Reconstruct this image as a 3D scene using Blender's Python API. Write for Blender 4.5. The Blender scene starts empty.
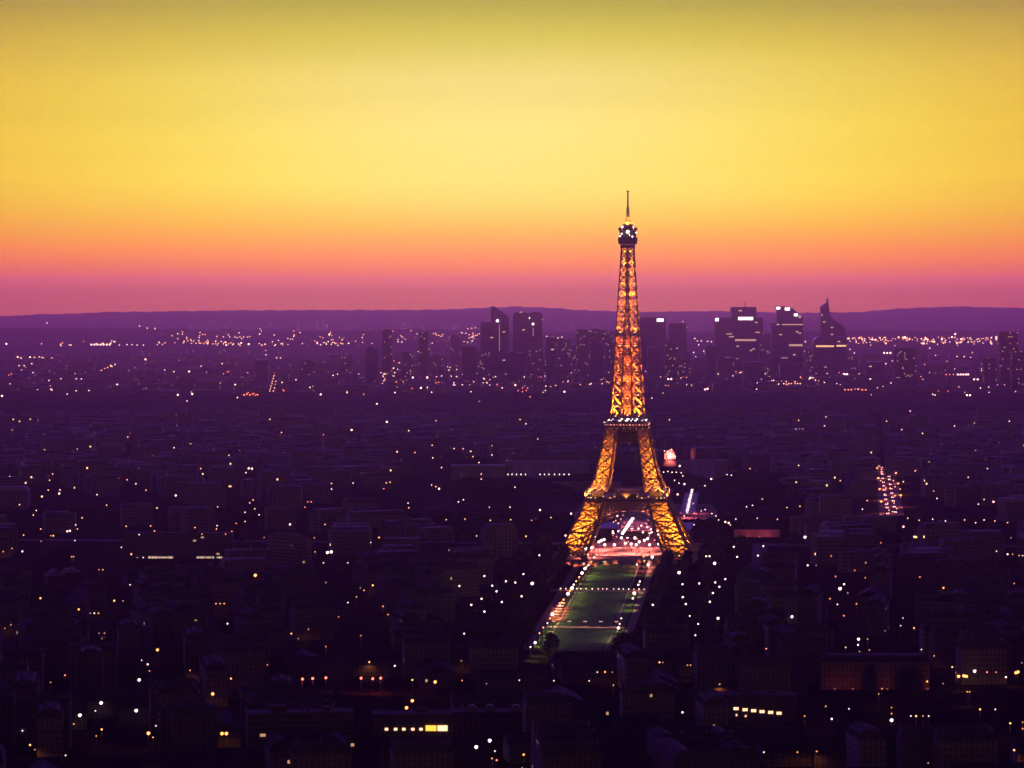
import bpy, bmesh, math, random
import numpy as np
from mathutils import Vector, Matrix

# ------------------------------------------------------------------ camera
SC = bpy.context.scene
COL = SC.collection
F_PX, CAM_H, EYE_Y = 3024.0, 235.0, 291.0
PITCH = math.atan((384.0 - EYE_Y) / F_PX)
cam_d = bpy.data.cameras.new('camera')
cam_d.sensor_width = 36.0
cam_d.lens = 36.0 * F_PX / 1024.0
cam_d.clip_start = 1.0
cam_d.clip_end = 60000.0
cam = bpy.data.objects.new('camera', cam_d)
COL.objects.link(cam)
cam.location = (0, 0, CAM_H)
cam.rotation_euler = (math.pi / 2 - PITCH, 0, 0)
SC.camera = cam

# ------------------------------------------------------------------ exposure, sampling
SC.view_settings.view_transform = 'Standard'
SC.view_settings.look = 'None'
SC.view_settings.exposure = 0.0
SC.view_settings.gamma = 1.0
SC.view_settings.use_curve_mapping = False
SC.cycles.use_denoising = True
SC.cycles.use_adaptive_sampling = False
SC.cycles.sample_clamp_indirect = 1.5
SC.cycles.max_bounces = 4
SC.cycles.diffuse_bounces = 1
SC.cycles.glossy_bounces = 2
SC.cycles.transmission_bounces = 2
SC.cycles.volume_bounces = 0
SC.cycles.use_light_tree = True
SC.cycles.filter_width = 1.5
SC.cycles.caustics_reflective = False
SC.cycles.caustics_refractive = False

def s2l(c):
    return tuple(((v / 255.0) / 12.92 if v <= 10 else ((v / 255.0 + 0.055) / 1.055) ** 2.4) for v in c)

# ------------------------------------------------------------------ world: the afterglow and an added violet band above it
HAZE_SIGMA, HAZE_G = 5.0e-5, 0.955
HAZE_COL = (0.88, 0.38, 0.90)
HAZE_TOP, HAZE_FAR = 332.0, 21800.0
HAZE_SEEN = (0.255, 0.058, 0.290)          # what a very long path of this air looks like at the horizon
SUN_AZ = math.atan((500 - 512) / F_PX)     # the sun went down behind the skyscrapers
GLOW = [(0, (178, 164, 8)), (40, (217, 197, 66)), (80, (240, 217, 118)), (130, (251, 227, 126)), (180, (254, 226, 120)),
        (200, (254, 218, 112)), (226, (254, 190, 94)), (240, (253, 170, 96)), (255, (253, 148, 99)), (268, (232, 126, 102)), (276, (216, 112, 104)), (284, (200, 103, 106)), (292, (186, 96, 110))]

world = bpy.data.worlds.new('World')
SC.world = world
world.use_nodes = True
wn, wl = world.node_tree.nodes, world.node_tree.links
wn.clear()

def wnode(t, **kw):
    n = wn.new(t)
    for k, v in kw.items():
        setattr(n, k, v)
    return n

def wmath(op, a, b=None, c=None, clamp=False):
    n = wn.new('ShaderNodeMath')
    n.operation = op
    n.use_clamp = clamp
    for i, v in enumerate((a, b, c)):
        if v is None:
            continue
        if isinstance(v, (int, float)):
            n.inputs[i].default_value = v
        else:
            wl.new(v, n.inputs[i])
    return n.outputs[0]

tc = wnode('ShaderNodeTexCoord')
sep = wnode('ShaderNodeSeparateXYZ')
wl.new(tc.outputs['Generated'], sep.inputs[0])
sx, sy, sz = sep.outputs
# afterglow by elevation (sine of the elevation 0 .. 0.1)
ramp = wnode('ShaderNodeValToRGB')
ramp.color_ramp.interpolation = 'LINEAR'
els = ramp.color_ramp.elements
stops = []
for y, c in GLOW:
    e = max(0.0, (EYE_Y - y) / F_PX)
    lin = s2l(c)
    path = min(HAZE_FAR, (HAZE_TOP - CAM_H) / max(e, 1e-5))
    T = math.exp(-HAZE_SIGMA * path)
    w = tuple(max(0.0, (lin[i] - HAZE_SEEN[i] * (1 - T)) / T) for i in range(3))
    w = tuple(min(w[i], 4.0) for i in range(3))
    stops.append((e / 0.1, w))
stops.sort()
while len(els) < len(stops):
    els.new(0.5)
for el, (p, c) in zip(els, stops):
    el.position = p
    el.color = (*c, 1)
wl.new(wmath('DIVIDE', sz, 0.1, clamp=True), ramp.inputs[0])
# strength of the afterglow round the compass
hyp = wmath('SQRT', wmath('ADD', wmath('MULTIPLY', sx, sx), wmath('MULTIPLY', sy, sy)))
dot = wmath('DIVIDE', wmath('ADD', wmath('MULTIPLY', sx, math.sin(SUN_AZ)), wmath('MULTIPLY', sy, math.cos(SUN_AZ))), wmath('MAXIMUM', hyp, 1e-4))
lobes = wnode('ShaderNodeCombineXYZ')
for i, (power, floor) in enumerate(((15.0, 0.25), (34.0, 0.2), (220.0, 0.03))):   # the glow reddens away from the sunset point
    wl.new(wmath('ADD', wmath('MULTIPLY', wmath('POWER', wmath('MAXIMUM', dot, 0.0), power), 1.0 - floor), floor), lobes.inputs[i])
# fades out with height
fade = wnode('ShaderNodeMapRange')
fade.interpolation_type = 'SMOOTHSTEP'
wl.new(sz, fade.inputs[0])
fade.inputs[1].default_value = 0.095
fade.inputs[2].default_value = 0.34
fade.inputs[3].default_value = 1.0
fade.inputs[4].default_value = 0.0
glow = wnode('ShaderNodeVectorMath', operation='SCALE')
cl_map = wnode('ShaderNodeMapping')
cl_map.inputs['Scale'].default_value = (3.0, 3.0, 55.0)
wl.new(tc.outputs['Generated'], cl_map.inputs[0])
cl_n = wnode('ShaderNodeTexNoise')
cl_n.inputs['Scale'].default_value = 1.6
cl_n.inputs['Detail'].default_value = 4
wl.new(cl_map.outputs[0], cl_n.inputs['Vector'])
veil = wmath('ADD', wmath('MULTIPLY', cl_n.outputs[0], 0.14), 0.93)      # thin uneven veils of high cloud
tint = wnode('ShaderNodeVectorMath', operation='MULTIPLY')
wl.new(ramp.outputs[0], tint.inputs[0]); wl.new(lobes.outputs[0], tint.inputs[1])
wl.new(tint.outputs[0], glow.inputs[0]); wl.new(wmath('MULTIPLY', fade.outputs[0], veil), glow.inputs['Scale'])
# violet dome; its bright low band is added, unseen, to tint the haze
dome = wnode('ShaderNodeValToRGB')
dr = dome.color_ramp
dr.elements[0].position, dr.elements[0].color = 0.10, (0.0, 0.0, 0.0, 1)
dr.elements[1].position, dr.elements[1].color = 1.0, (0.006, 0.002, 0.018, 1)
e = dr.elements.new(0.130); e.color = (0.25, 0.03, 1.40, 1)
e = dr.elements.new(0.165); e.color = (0.20, 0.025, 1.00, 1)
e = dr.elements.new(0.22); e.color = (0.06, 0.009, 0.26, 1)
e = dr.elements.new(0.40); e.color = (0.014, 0.003, 0.040, 1)
e = dr.elements.new(0.65); e.color = (0.006, 0.002, 0.016, 1)
wl.new(sz, dome.inputs[0])
nish = wnode('ShaderNodeTexSky', sky_type='NISHITA', sun_disc=False)
nish.sun_elevation = math.radians(-3.0)
nish.sun_rotation = SUN_AZ
bg1, bg2, bg3 = wnode('ShaderNodeBackground'), wnode('ShaderNodeBackground'), wnode('ShaderNodeBackground')
wl.new(glow.outputs[0], bg1.inputs[0]); bg1.inputs[1].default_value = 1.0
west = wmath('ADD', wmath('MULTIPLY', wmath('POWER', wmath('MULTIPLY', wmath('ADD', dot, 1.0), 0.5), 4.0), 0.97), 0.03)   # added violet light stands in the west, night in the east
dsc = wnode('ShaderNodeVectorMath', operation='SCALE')
wl.new(dome.outputs[0], dsc.inputs[0]); wl.new(west, dsc.inputs['Scale'])
wl.new(dsc.outputs[0], bg2.inputs[0]); bg2.inputs[1].default_value = 5.7
wl.new(nish.outputs[0], bg3.inputs[0]); bg3.inputs[1].default_value = 0.05
a1, a2, wo = wnode('ShaderNodeAddShader'), wnode('ShaderNodeAddShader'), wnode('ShaderNodeOutputWorld')
wl.new(bg1.outputs[0], a1.inputs[0]); wl.new(bg2.outputs[0], a1.inputs[1])
wl.new(a1.outputs[0], a2.inputs[0]); wl.new(bg3.outputs[0], a2.inputs[1])
wl.new(a2.outputs[0], wo.inputs[0])

# ------------------------------------------------------------------ helpers
rnd = random.Random(11)
UP = Vector((0, 0, 1))

def ray(px, py):
    fx, uy = px - 512.0, 384.0 - py
    cp, sp = math.cos(PITCH), math.sin(PITCH)
    return Vector((fx, F_PX * cp + uy * sp, -F_PX * sp + uy * cp))

def at_z(px, py, z=0.0):
    d = ray(px, py)
    t = (z - CAM_H) / d.z
    return Vector((d.x * t, d.y * t, z))

def at_y(px, py, Y):
    d = ray(px, py)
    t = Y / d.y
    return Vector((d.x * t, Y, CAM_H + d.z * t))

def project(P):
    P = np.asarray(P, float)
    cp, sp = math.cos(PITCH), math.sin(PITCH)
    x, y, z = P[..., 0], P[..., 1], P[..., 2] - CAM_H
    dep = y * cp - z * sp
    up = y * sp + z * cp
    return 512 + F_PX * x / dep, 384 - F_PX * up / dep, dep

class MB:
    """collects faces for one mesh"""
    def __init__(self):
        self.v, self.f, self.m = [], [], []
    def add(self, vs, fs, mi=0):
        o = len(self.v)
        self.v.extend(vs)
        self.f.extend(tuple(i + o for i in f) for f in fs)
        self.m.extend([mi] * len(fs))
    def box(self, c, s, rz=0.0, mi=0, bottom=True):
        hx, hy, hz = s[0] / 2, s[1] / 2, s[2] / 2
        ca, sa = math.cos(rz), math.sin(rz)
        vs = []
        for z in (-hz, hz):
            for x, y in ((-hx, -hy), (hx, -hy), (hx, hy), (-hx, hy)):
                vs.append((c[0] + x * ca - y * sa, c[1] + x * sa + y * ca, c[2] + z))
        fs = [(4, 5, 6, 7), (0, 1, 5, 4), (1, 2, 6, 5), (2, 3, 7, 6), (3, 0, 4, 7)]
        if bottom:
            fs.append((3, 2, 1, 0))
        self.add(vs, fs, mi)
    def beam(self, p, q, w, mi=0, w2=None, sides=4):
        p, q = Vector(p), Vector(q)
        d = q - p
        if d.length < 1e-6:
            return
        d.normalize()
        a = UP if abs(d.z) < 0.95 else Vector((1, 0, 0))
        u = d.cross(a).normalized()
        v = d.cross(u)
        w2 = w if w2 is None else w2
        vs = []
        for c, r in ((p, w), (q, w2)):
            for k in range(sides):
                an = 2 * math.pi * (k + 0.5) / sides
                vs.append(tuple(c + (u * math.cos(an) + v * math.sin(an)) * (r * 0.7071)))
        fs = [(k, (k + 1) % sides, sides + (k + 1) % sides, sides + k) for k in range(sides)]
        fs += [tuple(range(sides - 1, -1, -1)), tuple(range(sides, 2 * sides))]
        self.add(vs, fs, mi)
    def ball(self, c, r, mi=0, sz=1.0):
        vs, fs = ICO
        self.add([(c[0] + x * r, c[1] + y * r, c[2] + z * r * sz) for x, y, z in vs], fs, mi)
    def cyl(self, c, r, h, n=16, mi=0, r2=None):
        r2 = r if r2 is None else r2
        vs = [(c[0] + r * math.cos(2 * math.pi * k / n), c[1] + r * math.sin(2 * math.pi * k / n), c[2]) for k in range(n)]
        vs += [(c[0] + r2 * math.cos(2 * math.pi * k / n), c[1] + r2 * math.sin(2 * math.pi * k / n), c[2] + h) for k in range(n)]
        fs = [(k, (k + 1) % n, n + (k + 1) % n, n + k) for k in range(n)]
        fs += [tuple(range(n - 1, -1, -1)), tuple(range(n, 2 * n))]
        self.add(vs, fs, mi)
    def prism(self, pts, y0, y1, mi=0):
        """outline pts (x, z) pushed from y0 to y1"""
        n = len(pts)
        vs = [(x, y0, z) for x, z in pts] + [(x, y1, z) for x, z in pts]
        fs = [tuple(range(n)), tuple(range(2 * n - 1, n - 1, -1))]
        fs += [(k, n + k, n + (k + 1) % n, (k + 1) % n) for k in range(n)]
        self.add(vs, fs, mi)
    def plate(self, pts, z0, z1, mi=0):
        n = len(pts)
        vs = [(x, y, z0) for x, y in pts] + [(x, y, z1) for x, y in pts]
        fs = [tuple(range(n - 1, -1, -1)), tuple(range(n, 2 * n))]
        fs += [(k, (k + 1) % n, n + (k + 1) % n, n + k) for k in range(n)]
        self.add(vs, fs, mi)
    def mesh(self, name, mats):
        me = bpy.data.meshes.new(name)
        me.from_pydata(self.v, [], self.f)
        for m in (mats if isinstance(mats, (list, tuple)) else [mats]):
            me.materials.append(m)
        if any(self.m):
            me.polygons.foreach_set('material_index', self.m)
        me.update()
        return me
    def build(self, name, mats, parent=None, loc=None):
        return link(name, self.mesh(name, mats), parent, loc)

_t = (1 + 5 ** 0.5) / 2
_b = bmesh.new()
bmesh.ops.create_icosphere(_b, subdivisions=1, radius=1.0)
_b.verts.index_update()
ICO = ([tuple(v.co) for v in _b.verts], [tuple(v.index for v in f.verts) for f in _b.faces])
_b.free()

def link(name, data, parent=None, loc=None, rz=0.0):
    o = bpy.data.objects.new(name, data)
    COL.objects.link(o)
    if parent is not None:
        o.parent = parent
    if loc is not None:
        o.location = loc
    if rz:
        o.rotation_euler = (0, 0, rz)
    return o

def tag(o, label, cat, group=None):
    o['label'], o['category'] = label, cat
    if group:
        o['group'] = group
    return o

def thing(name, label, cat, loc=(0, 0, 0), rz=0.0, group=None):
    return tag(link(name, None, None, loc, rz), label, cat, group)

def struct(o, kind='structure'):
    o['kind'] = kind
    return o

ORD = ['first', 'second', 'third', 'fourth', 'fifth', 'sixth', 'seventh', 'eighth', 'ninth', 'tenth', 'eleventh', 'twelfth', 'thirteenth',
       'fourteenth', 'fifteenth', 'sixteenth', 'seventeenth', 'eighteenth', 'nineteenth', 'twentieth']
TENS = {2: 'twenty', 3: 'thirty', 4: 'forty', 5: 'fifty', 6: 'sixty'}

def ordinal(k):
    """0 -> first, 24 -> twenty-fifth"""
    if k < 20:
        return ORD[k]
    n = k + 1
    t, u = divmod(n, 10)
    return {20: 'twentieth', 30: 'thirtieth', 40: 'fortieth', 50: 'fiftieth', 60: 'sixtieth'}[n] if u == 0 else TENS[t] + '-' + ORD[u - 1]

# ------------------------------------------------------------------ materials
def mat(name, col, rough=0.7, metal=0.0, var=0.0, scale=0.2, spec=0.5):
    m = bpy.data.materials.new(name)
    m.use_nodes = True
    nt = m.node_tree
    b = nt.nodes['Principled BSDF']
    b.inputs['Base Color'].default_value = (*col, 1)
    b.inputs['Roughness'].default_value = rough
    b.inputs['Metallic'].default_value = metal
    b.inputs['Specular IOR Level'].default_value = spec
    if var:
        t = nt.nodes.new('ShaderNodeTexCoord')
        n = nt.nodes.new('ShaderNodeTexNoise')
        n.inputs['Scale'].default_value = scale
        n.inputs['Detail'].default_value = 6
        r = nt.nodes.new('ShaderNodeValToRGB')
        r.color_ramp.elements[0].position, r.color_ramp.elements[1].position = 0.3, 0.7
        r.color_ramp.elements[0].color = (*[c * (1 - var) for c in col], 1)
        r.color_ramp.elements[1].color = (*[min(1, c * (1 + var)) for c in col], 1)
        nt.links.new(t.outputs['Object'], n.inputs['Vector'])
        nt.links.new(n.outputs[0], r.inputs[0])
        nt.links.new(r.outputs[0], b.inputs['Base Color'])
    return m

def glow_mat(name, col, strength, sample=False):
    m = bpy.data.materials.new(name)
    m.use_nodes = True
    nt = m.node_tree
    nt.nodes.clear()
    e = nt.nodes.new('ShaderNodeEmission')
    e.inputs[0].default_value = (*col, 1)
    e.inputs[1].default_value = strength
    o = nt.nodes.new('ShaderNodeOutputMaterial')
    nt.links.new(e.outputs[0], o.inputs[0])
    if not sample:
        m.cycles.emission_sampling = 'NONE'
    return m

def facade_mat(name, wall, win=2.6, storey=3.2, lit=0.02, lit_col=(1.0, 0.55, 0.25), lit_s=1.2, wx=0.45, wz=0.55, dark=0.5, rough=0.8, block=1.0):
    """stone or concrete wall with rows of windows; a few windows have their lamps on"""
    m = bpy.data.materials.new(name)
    m.use_nodes = True
    m.cycles.emission_sampling = 'NONE'
    nt = m.node_tree
    N, L = nt.nodes, nt.links
    b = N['Principled BSDF']
    def mt(op, a, c=None, clamp=False):
        n = N.new('ShaderNodeMath'); n.operation = op; n.use_clamp = clamp
        for i, v in enumerate((a, c)):
            if v is None:
                continue
            if isinstance(v, (int, float)):
                n.inputs[i].default_value = v
            else:
                L.new(v, n.inputs[i])
        return n.outputs[0]
    t = N.new('ShaderNodeTexCoord')
    s = N.new('ShaderNodeSeparateXYZ'); L.new(t.outputs['Object'], s.inputs[0])
    sn = N.new('ShaderNodeSeparateXYZ'); L.new(t.outputs['Normal'], sn.inputs[0])
    ax, ay, azn = mt('ABSOLUTE', sn.outputs[0]), mt('ABSOLUTE', sn.outputs[1]), mt('ABSOLUTE', sn.outputs[2])
    u = mt('ADD', mt('MULTIPLY', s.outputs[0], ay), mt('MULTIPLY', s.outputs[1], ax))
    uu, vv = mt('DIVIDE', u, win), mt('DIVIDE', s.outputs[2], storey)
    fu, fv = mt('FRACT', uu), mt('FRACT', vv)
    inu = mt('LESS_THAN', mt('ABSOLUTE', mt('SUBTRACT', fu, 0.5)), wx / 2)
    inv = mt('LESS_THAN', mt('ABSOLUTE', mt('SUBTRACT', fv, 0.5)), wz / 2)
    upright = mt('LESS_THAN', azn, 0.4)
    w = mt('MULTIPLY', mt('MULTIPLY', inu, inv), upright)
    oi = N.new('ShaderNodeObjectInfo')
    cmb = N.new('ShaderNodeCombineXYZ')
    L.new(mt('FLOOR', mt('DIVIDE', uu, block)), cmb.inputs[0]); L.new(mt('FLOOR', vv), cmb.inputs[1])
    L.new(mt('ADD', mt('MULTIPLY', oi.outputs['Random'], 97.0), mt('MULTIPLY', ax, 13.0)), cmb.inputs[2])
    wnz = N.new('ShaderNodeTexWhiteNoise'); wnz.noise_dimensions = '3D'; L.new(cmb.outputs[0], wnz.inputs['Vector'])
    on = mt('MULTIPLY', mt('LESS_THAN', wnz.outputs['Value'], lit), w)
    nz = N.new('ShaderNodeTexNoise'); nz.inputs['Scale'].default_value = 0.11; nz.inputs['Detail'].default_value = 5
    L.new(t.outputs['Object'], nz.inputs['Vector'])
    tone = mt('ADD', mt('MULTIPLY', nz.outputs[0], 0.7), mt('ADD', mt('MULTIPLY', oi.outputs['Random'], 0.5), 0.4))
    mix = N.new('ShaderNodeMix'); mix.data_type = 'RGBA'
    L.new(w, mix.inputs['Factor'])
    mix.inputs['A'].default_value = (*wall, 1)
    mix.inputs['B'].default_value = (*[c * dark for c in wall], 1)
    sc = N.new('ShaderNodeVectorMath'); sc.operation = 'SCALE'
    L.new(mix.outputs['Result'], sc.inputs[0]); L.new(tone, sc.inputs['Scale'])
    L.new(sc.outputs[0], b.inputs['Base Color'])
    b.inputs['Roughness'].default_value = rough
    b.inputs['Specular IOR Level'].default_value = 0.08
    b.inputs['Emission Color'].default_value = (*lit_col, 1)
    L.new(mt('MULTIPLY', on, lit_s), b.inputs['Emission Strength'])
    return m

M = dict(
    iron=mat('iron brown paint', (0.40, 0.27, 0.17), 0.55, 0.0, 0.15, 0.3),
    dark_iron=mat('dark iron', (0.07, 0.05, 0.04), 0.6),
    ground=mat('asphalt and packed earth', (0.018, 0.016, 0.015), 1.0, 0, 0.35, 0.03, 0.0),
    gravel=mat('pale gravel', (0.15, 0.125, 0.10), 0.95, 0, 0.25, 0.25, 0.1),
    lawn=mat('lawn', (0.045, 0.095, 0.022), 1.0, 0, 0.45, 0.12, 0.05),
    asphalt=mat('asphalt', (0.06, 0.055, 0.055), 0.9, 0, 0.25, 0.1, 0.2),
    stone=mat('pale stone', (0.36, 0.31, 0.26), 0.85, 0, 0.2, 0.1, 0.2),
    zinc=mat('zinc roof', (0.075, 0.075, 0.083), 0.9, 0.0, 0.35, 0.12, 0.05),
    zinc_far=mat('zinc roof lightened for distance', (0.13, 0.125, 0.135), 0.8, 0.0, 0.6, 0.03, 0.1),  # copy of zinc, brighter look of the far roofs put into its colour
    slate=mat('slate roof', (0.05, 0.053, 0.064), 0.9, 0.0, 0.35, 0.15, 0.05),
    gravel_roof=mat('flat gravel roof', (0.09, 0.085, 0.085), 0.95, 0, 0.3, 0.2, 0.05),
    pale_roof=mat('pale metal roof', (0.30, 0.30, 0.32), 0.8, 0, 0.15, 0.2, 0.1),
    tile=mat('sooty brick chimney', (0.06, 0.05, 0.045), 0.9),
    water=mat('river water', (0.006, 0.007, 0.008), 0.5, 0, 0, 0.2, 0.04),
    bark=mat('bark', (0.05, 0.035, 0.025), 0.95),
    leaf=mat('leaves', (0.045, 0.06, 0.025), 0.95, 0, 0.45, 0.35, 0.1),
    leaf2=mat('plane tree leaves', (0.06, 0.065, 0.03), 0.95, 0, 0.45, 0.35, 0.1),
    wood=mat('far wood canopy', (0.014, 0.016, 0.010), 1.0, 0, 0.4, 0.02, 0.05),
    hill=mat('hillside', (0.05, 0.045, 0.04), 1.0, 0, 0.35, 0.003, 0.05),
    pole=mat('dark painted steel', (0.03, 0.03, 0.035), 0.6),
    haus=facade_mat('limestone facade', (0.20, 0.17, 0.145), lit=0.003, lit_s=0.6),
    haus2=facade_mat('rendered facade', (0.13, 0.115, 0.105), 2.9, 3.0, lit=0.003, lit_s=0.6),
    slab=facade_mat('concrete slab facade', (0.15, 0.145, 0.145), 3.4, 2.9, lit=0.003, lit_s=0.6, wx=0.8, wz=0.5),
    city=facade_mat('distant facades', (0.20, 0.17, 0.15), 3.5, 3.4, lit=0.004, lit_s=2.5, wx=0.5),
    glass=facade_mat('curtain wall', (0.045, 0.045, 0.06), 3.6, 3.8, lit=0.010, lit_col=(1.0, 0.62, 0.45), lit_s=1.0, wx=0.86, wz=0.7, dark=0.6, rough=0.35, block=2.0),
    concrete=facade_mat('tower block concrete', (0.10, 0.09, 0.09), 4.2, 3.0, lit=0.05, lit_col=(1.0, 0.55, 0.35), lit_s=1.2, wx=0.5, wz=0.5),
    white_s=glow_mat('soft white lamp glow', (1.0, 0.70, 0.66), 1.9),
    pink_s=glow_mat('faint pink lamp glow', (1.0, 0.52, 0.50), 0.9),
    warm_s=glow_mat('soft sodium lamp glow', (1.0, 0.34, 0.11), 1.7),
    white_l=glow_mat('white lamp glow', (1.0, 0.72, 0.64), 3.6),
    warm_l=glow_mat('sodium lamp glow', (1.0, 0.36, 0.10), 3.4),
    red_l=glow_mat('red lamp glow', (1.0, 0.16, 0.10), 4.0),
    far_w=glow_mat('distant white lamp', (1.0, 0.54, 0.48), 4.2),
    far_o=glow_mat('distant orange lamp', (1.0, 0.36, 0.17), 4.2),
    win_l=glow_mat('lit warm window', (1.0, 0.55, 0.30), 2.2),
    shop_l=glow_mat('bright yellow shopfront', (1.0, 0.50, 0.06), 1.8),
    sign_w=glow_mat('white lit sign', (1.0, 0.86, 0.86), 3.0),
    sign_b=glow_mat('blue lit sign', (0.35, 0.42, 1.0), 2.5),
)

# --- parts of the script that follow: setting, tower, skyline, city, park, lamps
# ------------------------------------------------------------------ haze
hz = MB()
hz.box((0, HAZE_FAR / 2 - 150, HAZE_TOP / 2 - 2.0), (12000, HAZE_FAR + 300, HAZE_TOP + 4.0))
hm = bpy.data.materials.new('dusk haze')
hm.use_nodes = True
hm.node_tree.nodes.clear()
pv = hm.node_tree.nodes.new('ShaderNodeVolumePrincipled')
pv.inputs['Color'].default_value = (*HAZE_COL, 1)
pv.inputs['Density'].default_value = HAZE_SIGMA
pv.inputs['Anisotropy'].default_value = HAZE_G
ho = hm.node_tree.nodes.new('ShaderNodeOutputMaterial')
hm.node_tree.links.new(pv.outputs[0], ho.inputs['Volume'])
struct(hz.build('haze', hm), 'stuff')

# ------------------------------------------------------------------ ground, river, hills
g = MB()
g.add([(-5900, -100, 0), (5900, -100, 0), (5900, 21600, 0), (-5900, 21600, 0)], [(0, 1, 2, 3)])
struct(g.build('ground', M['ground']))

AX = 0.078                                   # the park's axis drifts to the right with distance
YAW = -math.atan(AX)
TOWER = Vector((103.3, 2700.0, 0.0))
def axis_x(Y):
    return TOWER.x - AX * (TOWER.y - Y)
def park(u, v, z=0.0):
    """u metres to the right of the lawn's middle line, v metres beyond the tower"""
    c, s = math.cos(YAW), math.sin(YAW)
    return Vector((TOWER.x + u * c - v * s, TOWER.y + u * s + v * c, z))

def ridge(name, Y, prof, depth, seed, rough):
    r = random.Random(seed)
    xs = np.linspace(prof[0][0], prof[-1][0], 420)
    ys = np.interp(xs, [p[0] for p in prof], [p[1] for p in prof])
    ys = ys + np.array([math.sin(i * 0.9 + seed) * 0.25 + r.uniform(-rough, rough) for i in range(len(xs))])
    m = MB()
    vs, fs = [], []
    rows = 9
    for k in range(rows):
        t = k / (rows - 1)
        prof_t = math.sin(t * math.pi / 2) ** 1.2
        for i, (x, y) in enumerate(zip(xs, ys)):
            p = at_y(x, y, Y)
            zz = max(2.0, p.z) * prof_t * (1 + (0.05 * math.sin(i * 0.31 + k) if 0 < k < rows - 1 else 0))
            vs.append((p.x * (1 - 0.02 * (1 - t)), Y - depth * (1 - t), zz))
    n = len(xs)
    for k in range(1):
        for i, (x, y) in enumerate(zip(xs, ys)):
            p = at_y(x, y, Y)
            vs.append((p.x * 1.05, Y + depth * 0.7, 0.0))
    for k in range(rows):
        for i in range(n - 1):
            a = k * n + i
            fs.append((a, a + 1, a + n + 1, a + n))
    m.add(vs, fs)
    o = struct(m.build(name, M['hill']))
    for p in o.data.polygons:
        p.use_smooth = True
ridge('far_hills', 19000, [(-160, 317), (0, 316), (60, 314), (120, 312), (230, 310.5), (340, 310), (420, 310), (470, 308.5), (515, 306.5), (545, 307.5), (580, 310), (640, 312),
      (720, 311), (800, 313), (860, 312), (900, 308.5), (960, 306.5), (1000, 307.5), (1024, 309), (1180, 312)], 3400, 3, 0.3)
ridge('near_hills', 12200, [(-160, 328), (0, 328), (120, 328), (200, 329), (330, 331), (420, 329), (500, 331), (600, 333), (700, 332), (800, 331), (870, 330), (940, 331), (1024, 331), (1180, 330)], 1800, 5, 0.2)

# the Seine crosses the view beyond the tower
rv = MB()
a, b, c, d = Vector((-1500, 3260, 0.02)), Vector((1500, 2750, 0.02)), Vector((1500, 2880, 0.02)), Vector((-1500, 3390, 0.02))
rv.add([tuple(a), tuple(b), tuple(c), tuple(d)], [(0, 1, 2, 3)])
struct(rv.build('river', M['water']))

# ------------------------------------------------------------------ far wood: one dark band across the view
def canopy(name, x0, x1, y0, y1, h, step, seed, edge=None):
    r = np.random.RandomState(seed)
    nx, ny = int((x1 - x0) / step) + 1, int((y1 - y0) / step) + 1
    X, Y = np.meshgrid(np.linspace(x0, x1, nx), np.linspace(y0, y1, ny))
    X = X + r.uniform(-.3, .3, X.shape) * step
    Y = Y + r.uniform(-.3, .3, Y.shape) * step
    Z = h * (0.65 + 0.5 * r.rand(*X.shape))
    if edge is not None:
        Z = Z * edge(X, Y)
    Z[0, :] = Z[-1, :] = Z[:, 0] = Z[:, -1] = -0.5
    idx = np.arange(nx * ny).reshape(ny, nx)
    m = MB()
    m.v = list(map(tuple, np.stack([X, Y, Z], -1).reshape(-1, 3)))
    m.f = [tuple(q) for q in np.stack([idx[:-1, :-1], idx[:-1, 1:], idx[1:, 1:], idx[1:, :-1]], -1).reshape(-1, 4)]
    m.m = [0] * len(m.f)
    return struct(m.build(name, M['wood']), 'stuff')
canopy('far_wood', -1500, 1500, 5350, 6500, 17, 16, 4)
# ------------------------------------------------------------------ the iron lattice tower
def interp(h, tab):
    if h <= tab[0][0]:
        return tab[0][1]
    for (a, va), (b, vb) in zip(tab, tab[1:]):
        if h <= b:
            return va + (vb - va) * (h - a) / (b - a)
    return tab[-1][1]

OUT = [(0, 60.5), (10, 55.0), (22, 49.0), (34, 43.0), (44, 38.6), (50, 36.2), (57, 33.2), (66, 29.6), (80, 25.6), (95, 22.2), (108, 19.7), (116, 17.6),
       (122, 15.1), (135, 13.9), (150, 13.0), (170, 11.5), (196, 10.1), (215, 8.9), (235, 7.7), (255, 6.4), (276, 5.3)]
LEGW = [(0, 25.0), (30, 20.0), (57, 15.5), (80, 12.0), (112, 9.2), (122, 9.4), (160, 8.2), (196, 7.2), (216, 7.2), (236, 6.9), (276, 5.1)]
O = lambda h: interp(h, OUT)
Wd = lambda h: interp(h, LEGW)

tower = thing('lattice_tower', 'tall wrought iron lattice tower glowing orange at the head of the long lawn', 'tower', TOWER, YAW)

def corner(sx, sy, h, i, j):
    o, w = O(h), Wd(h)
    x, y = (o if i else o - w), (o if j else o - w)
    return Vector((sx * x, sy * y, h))

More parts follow.
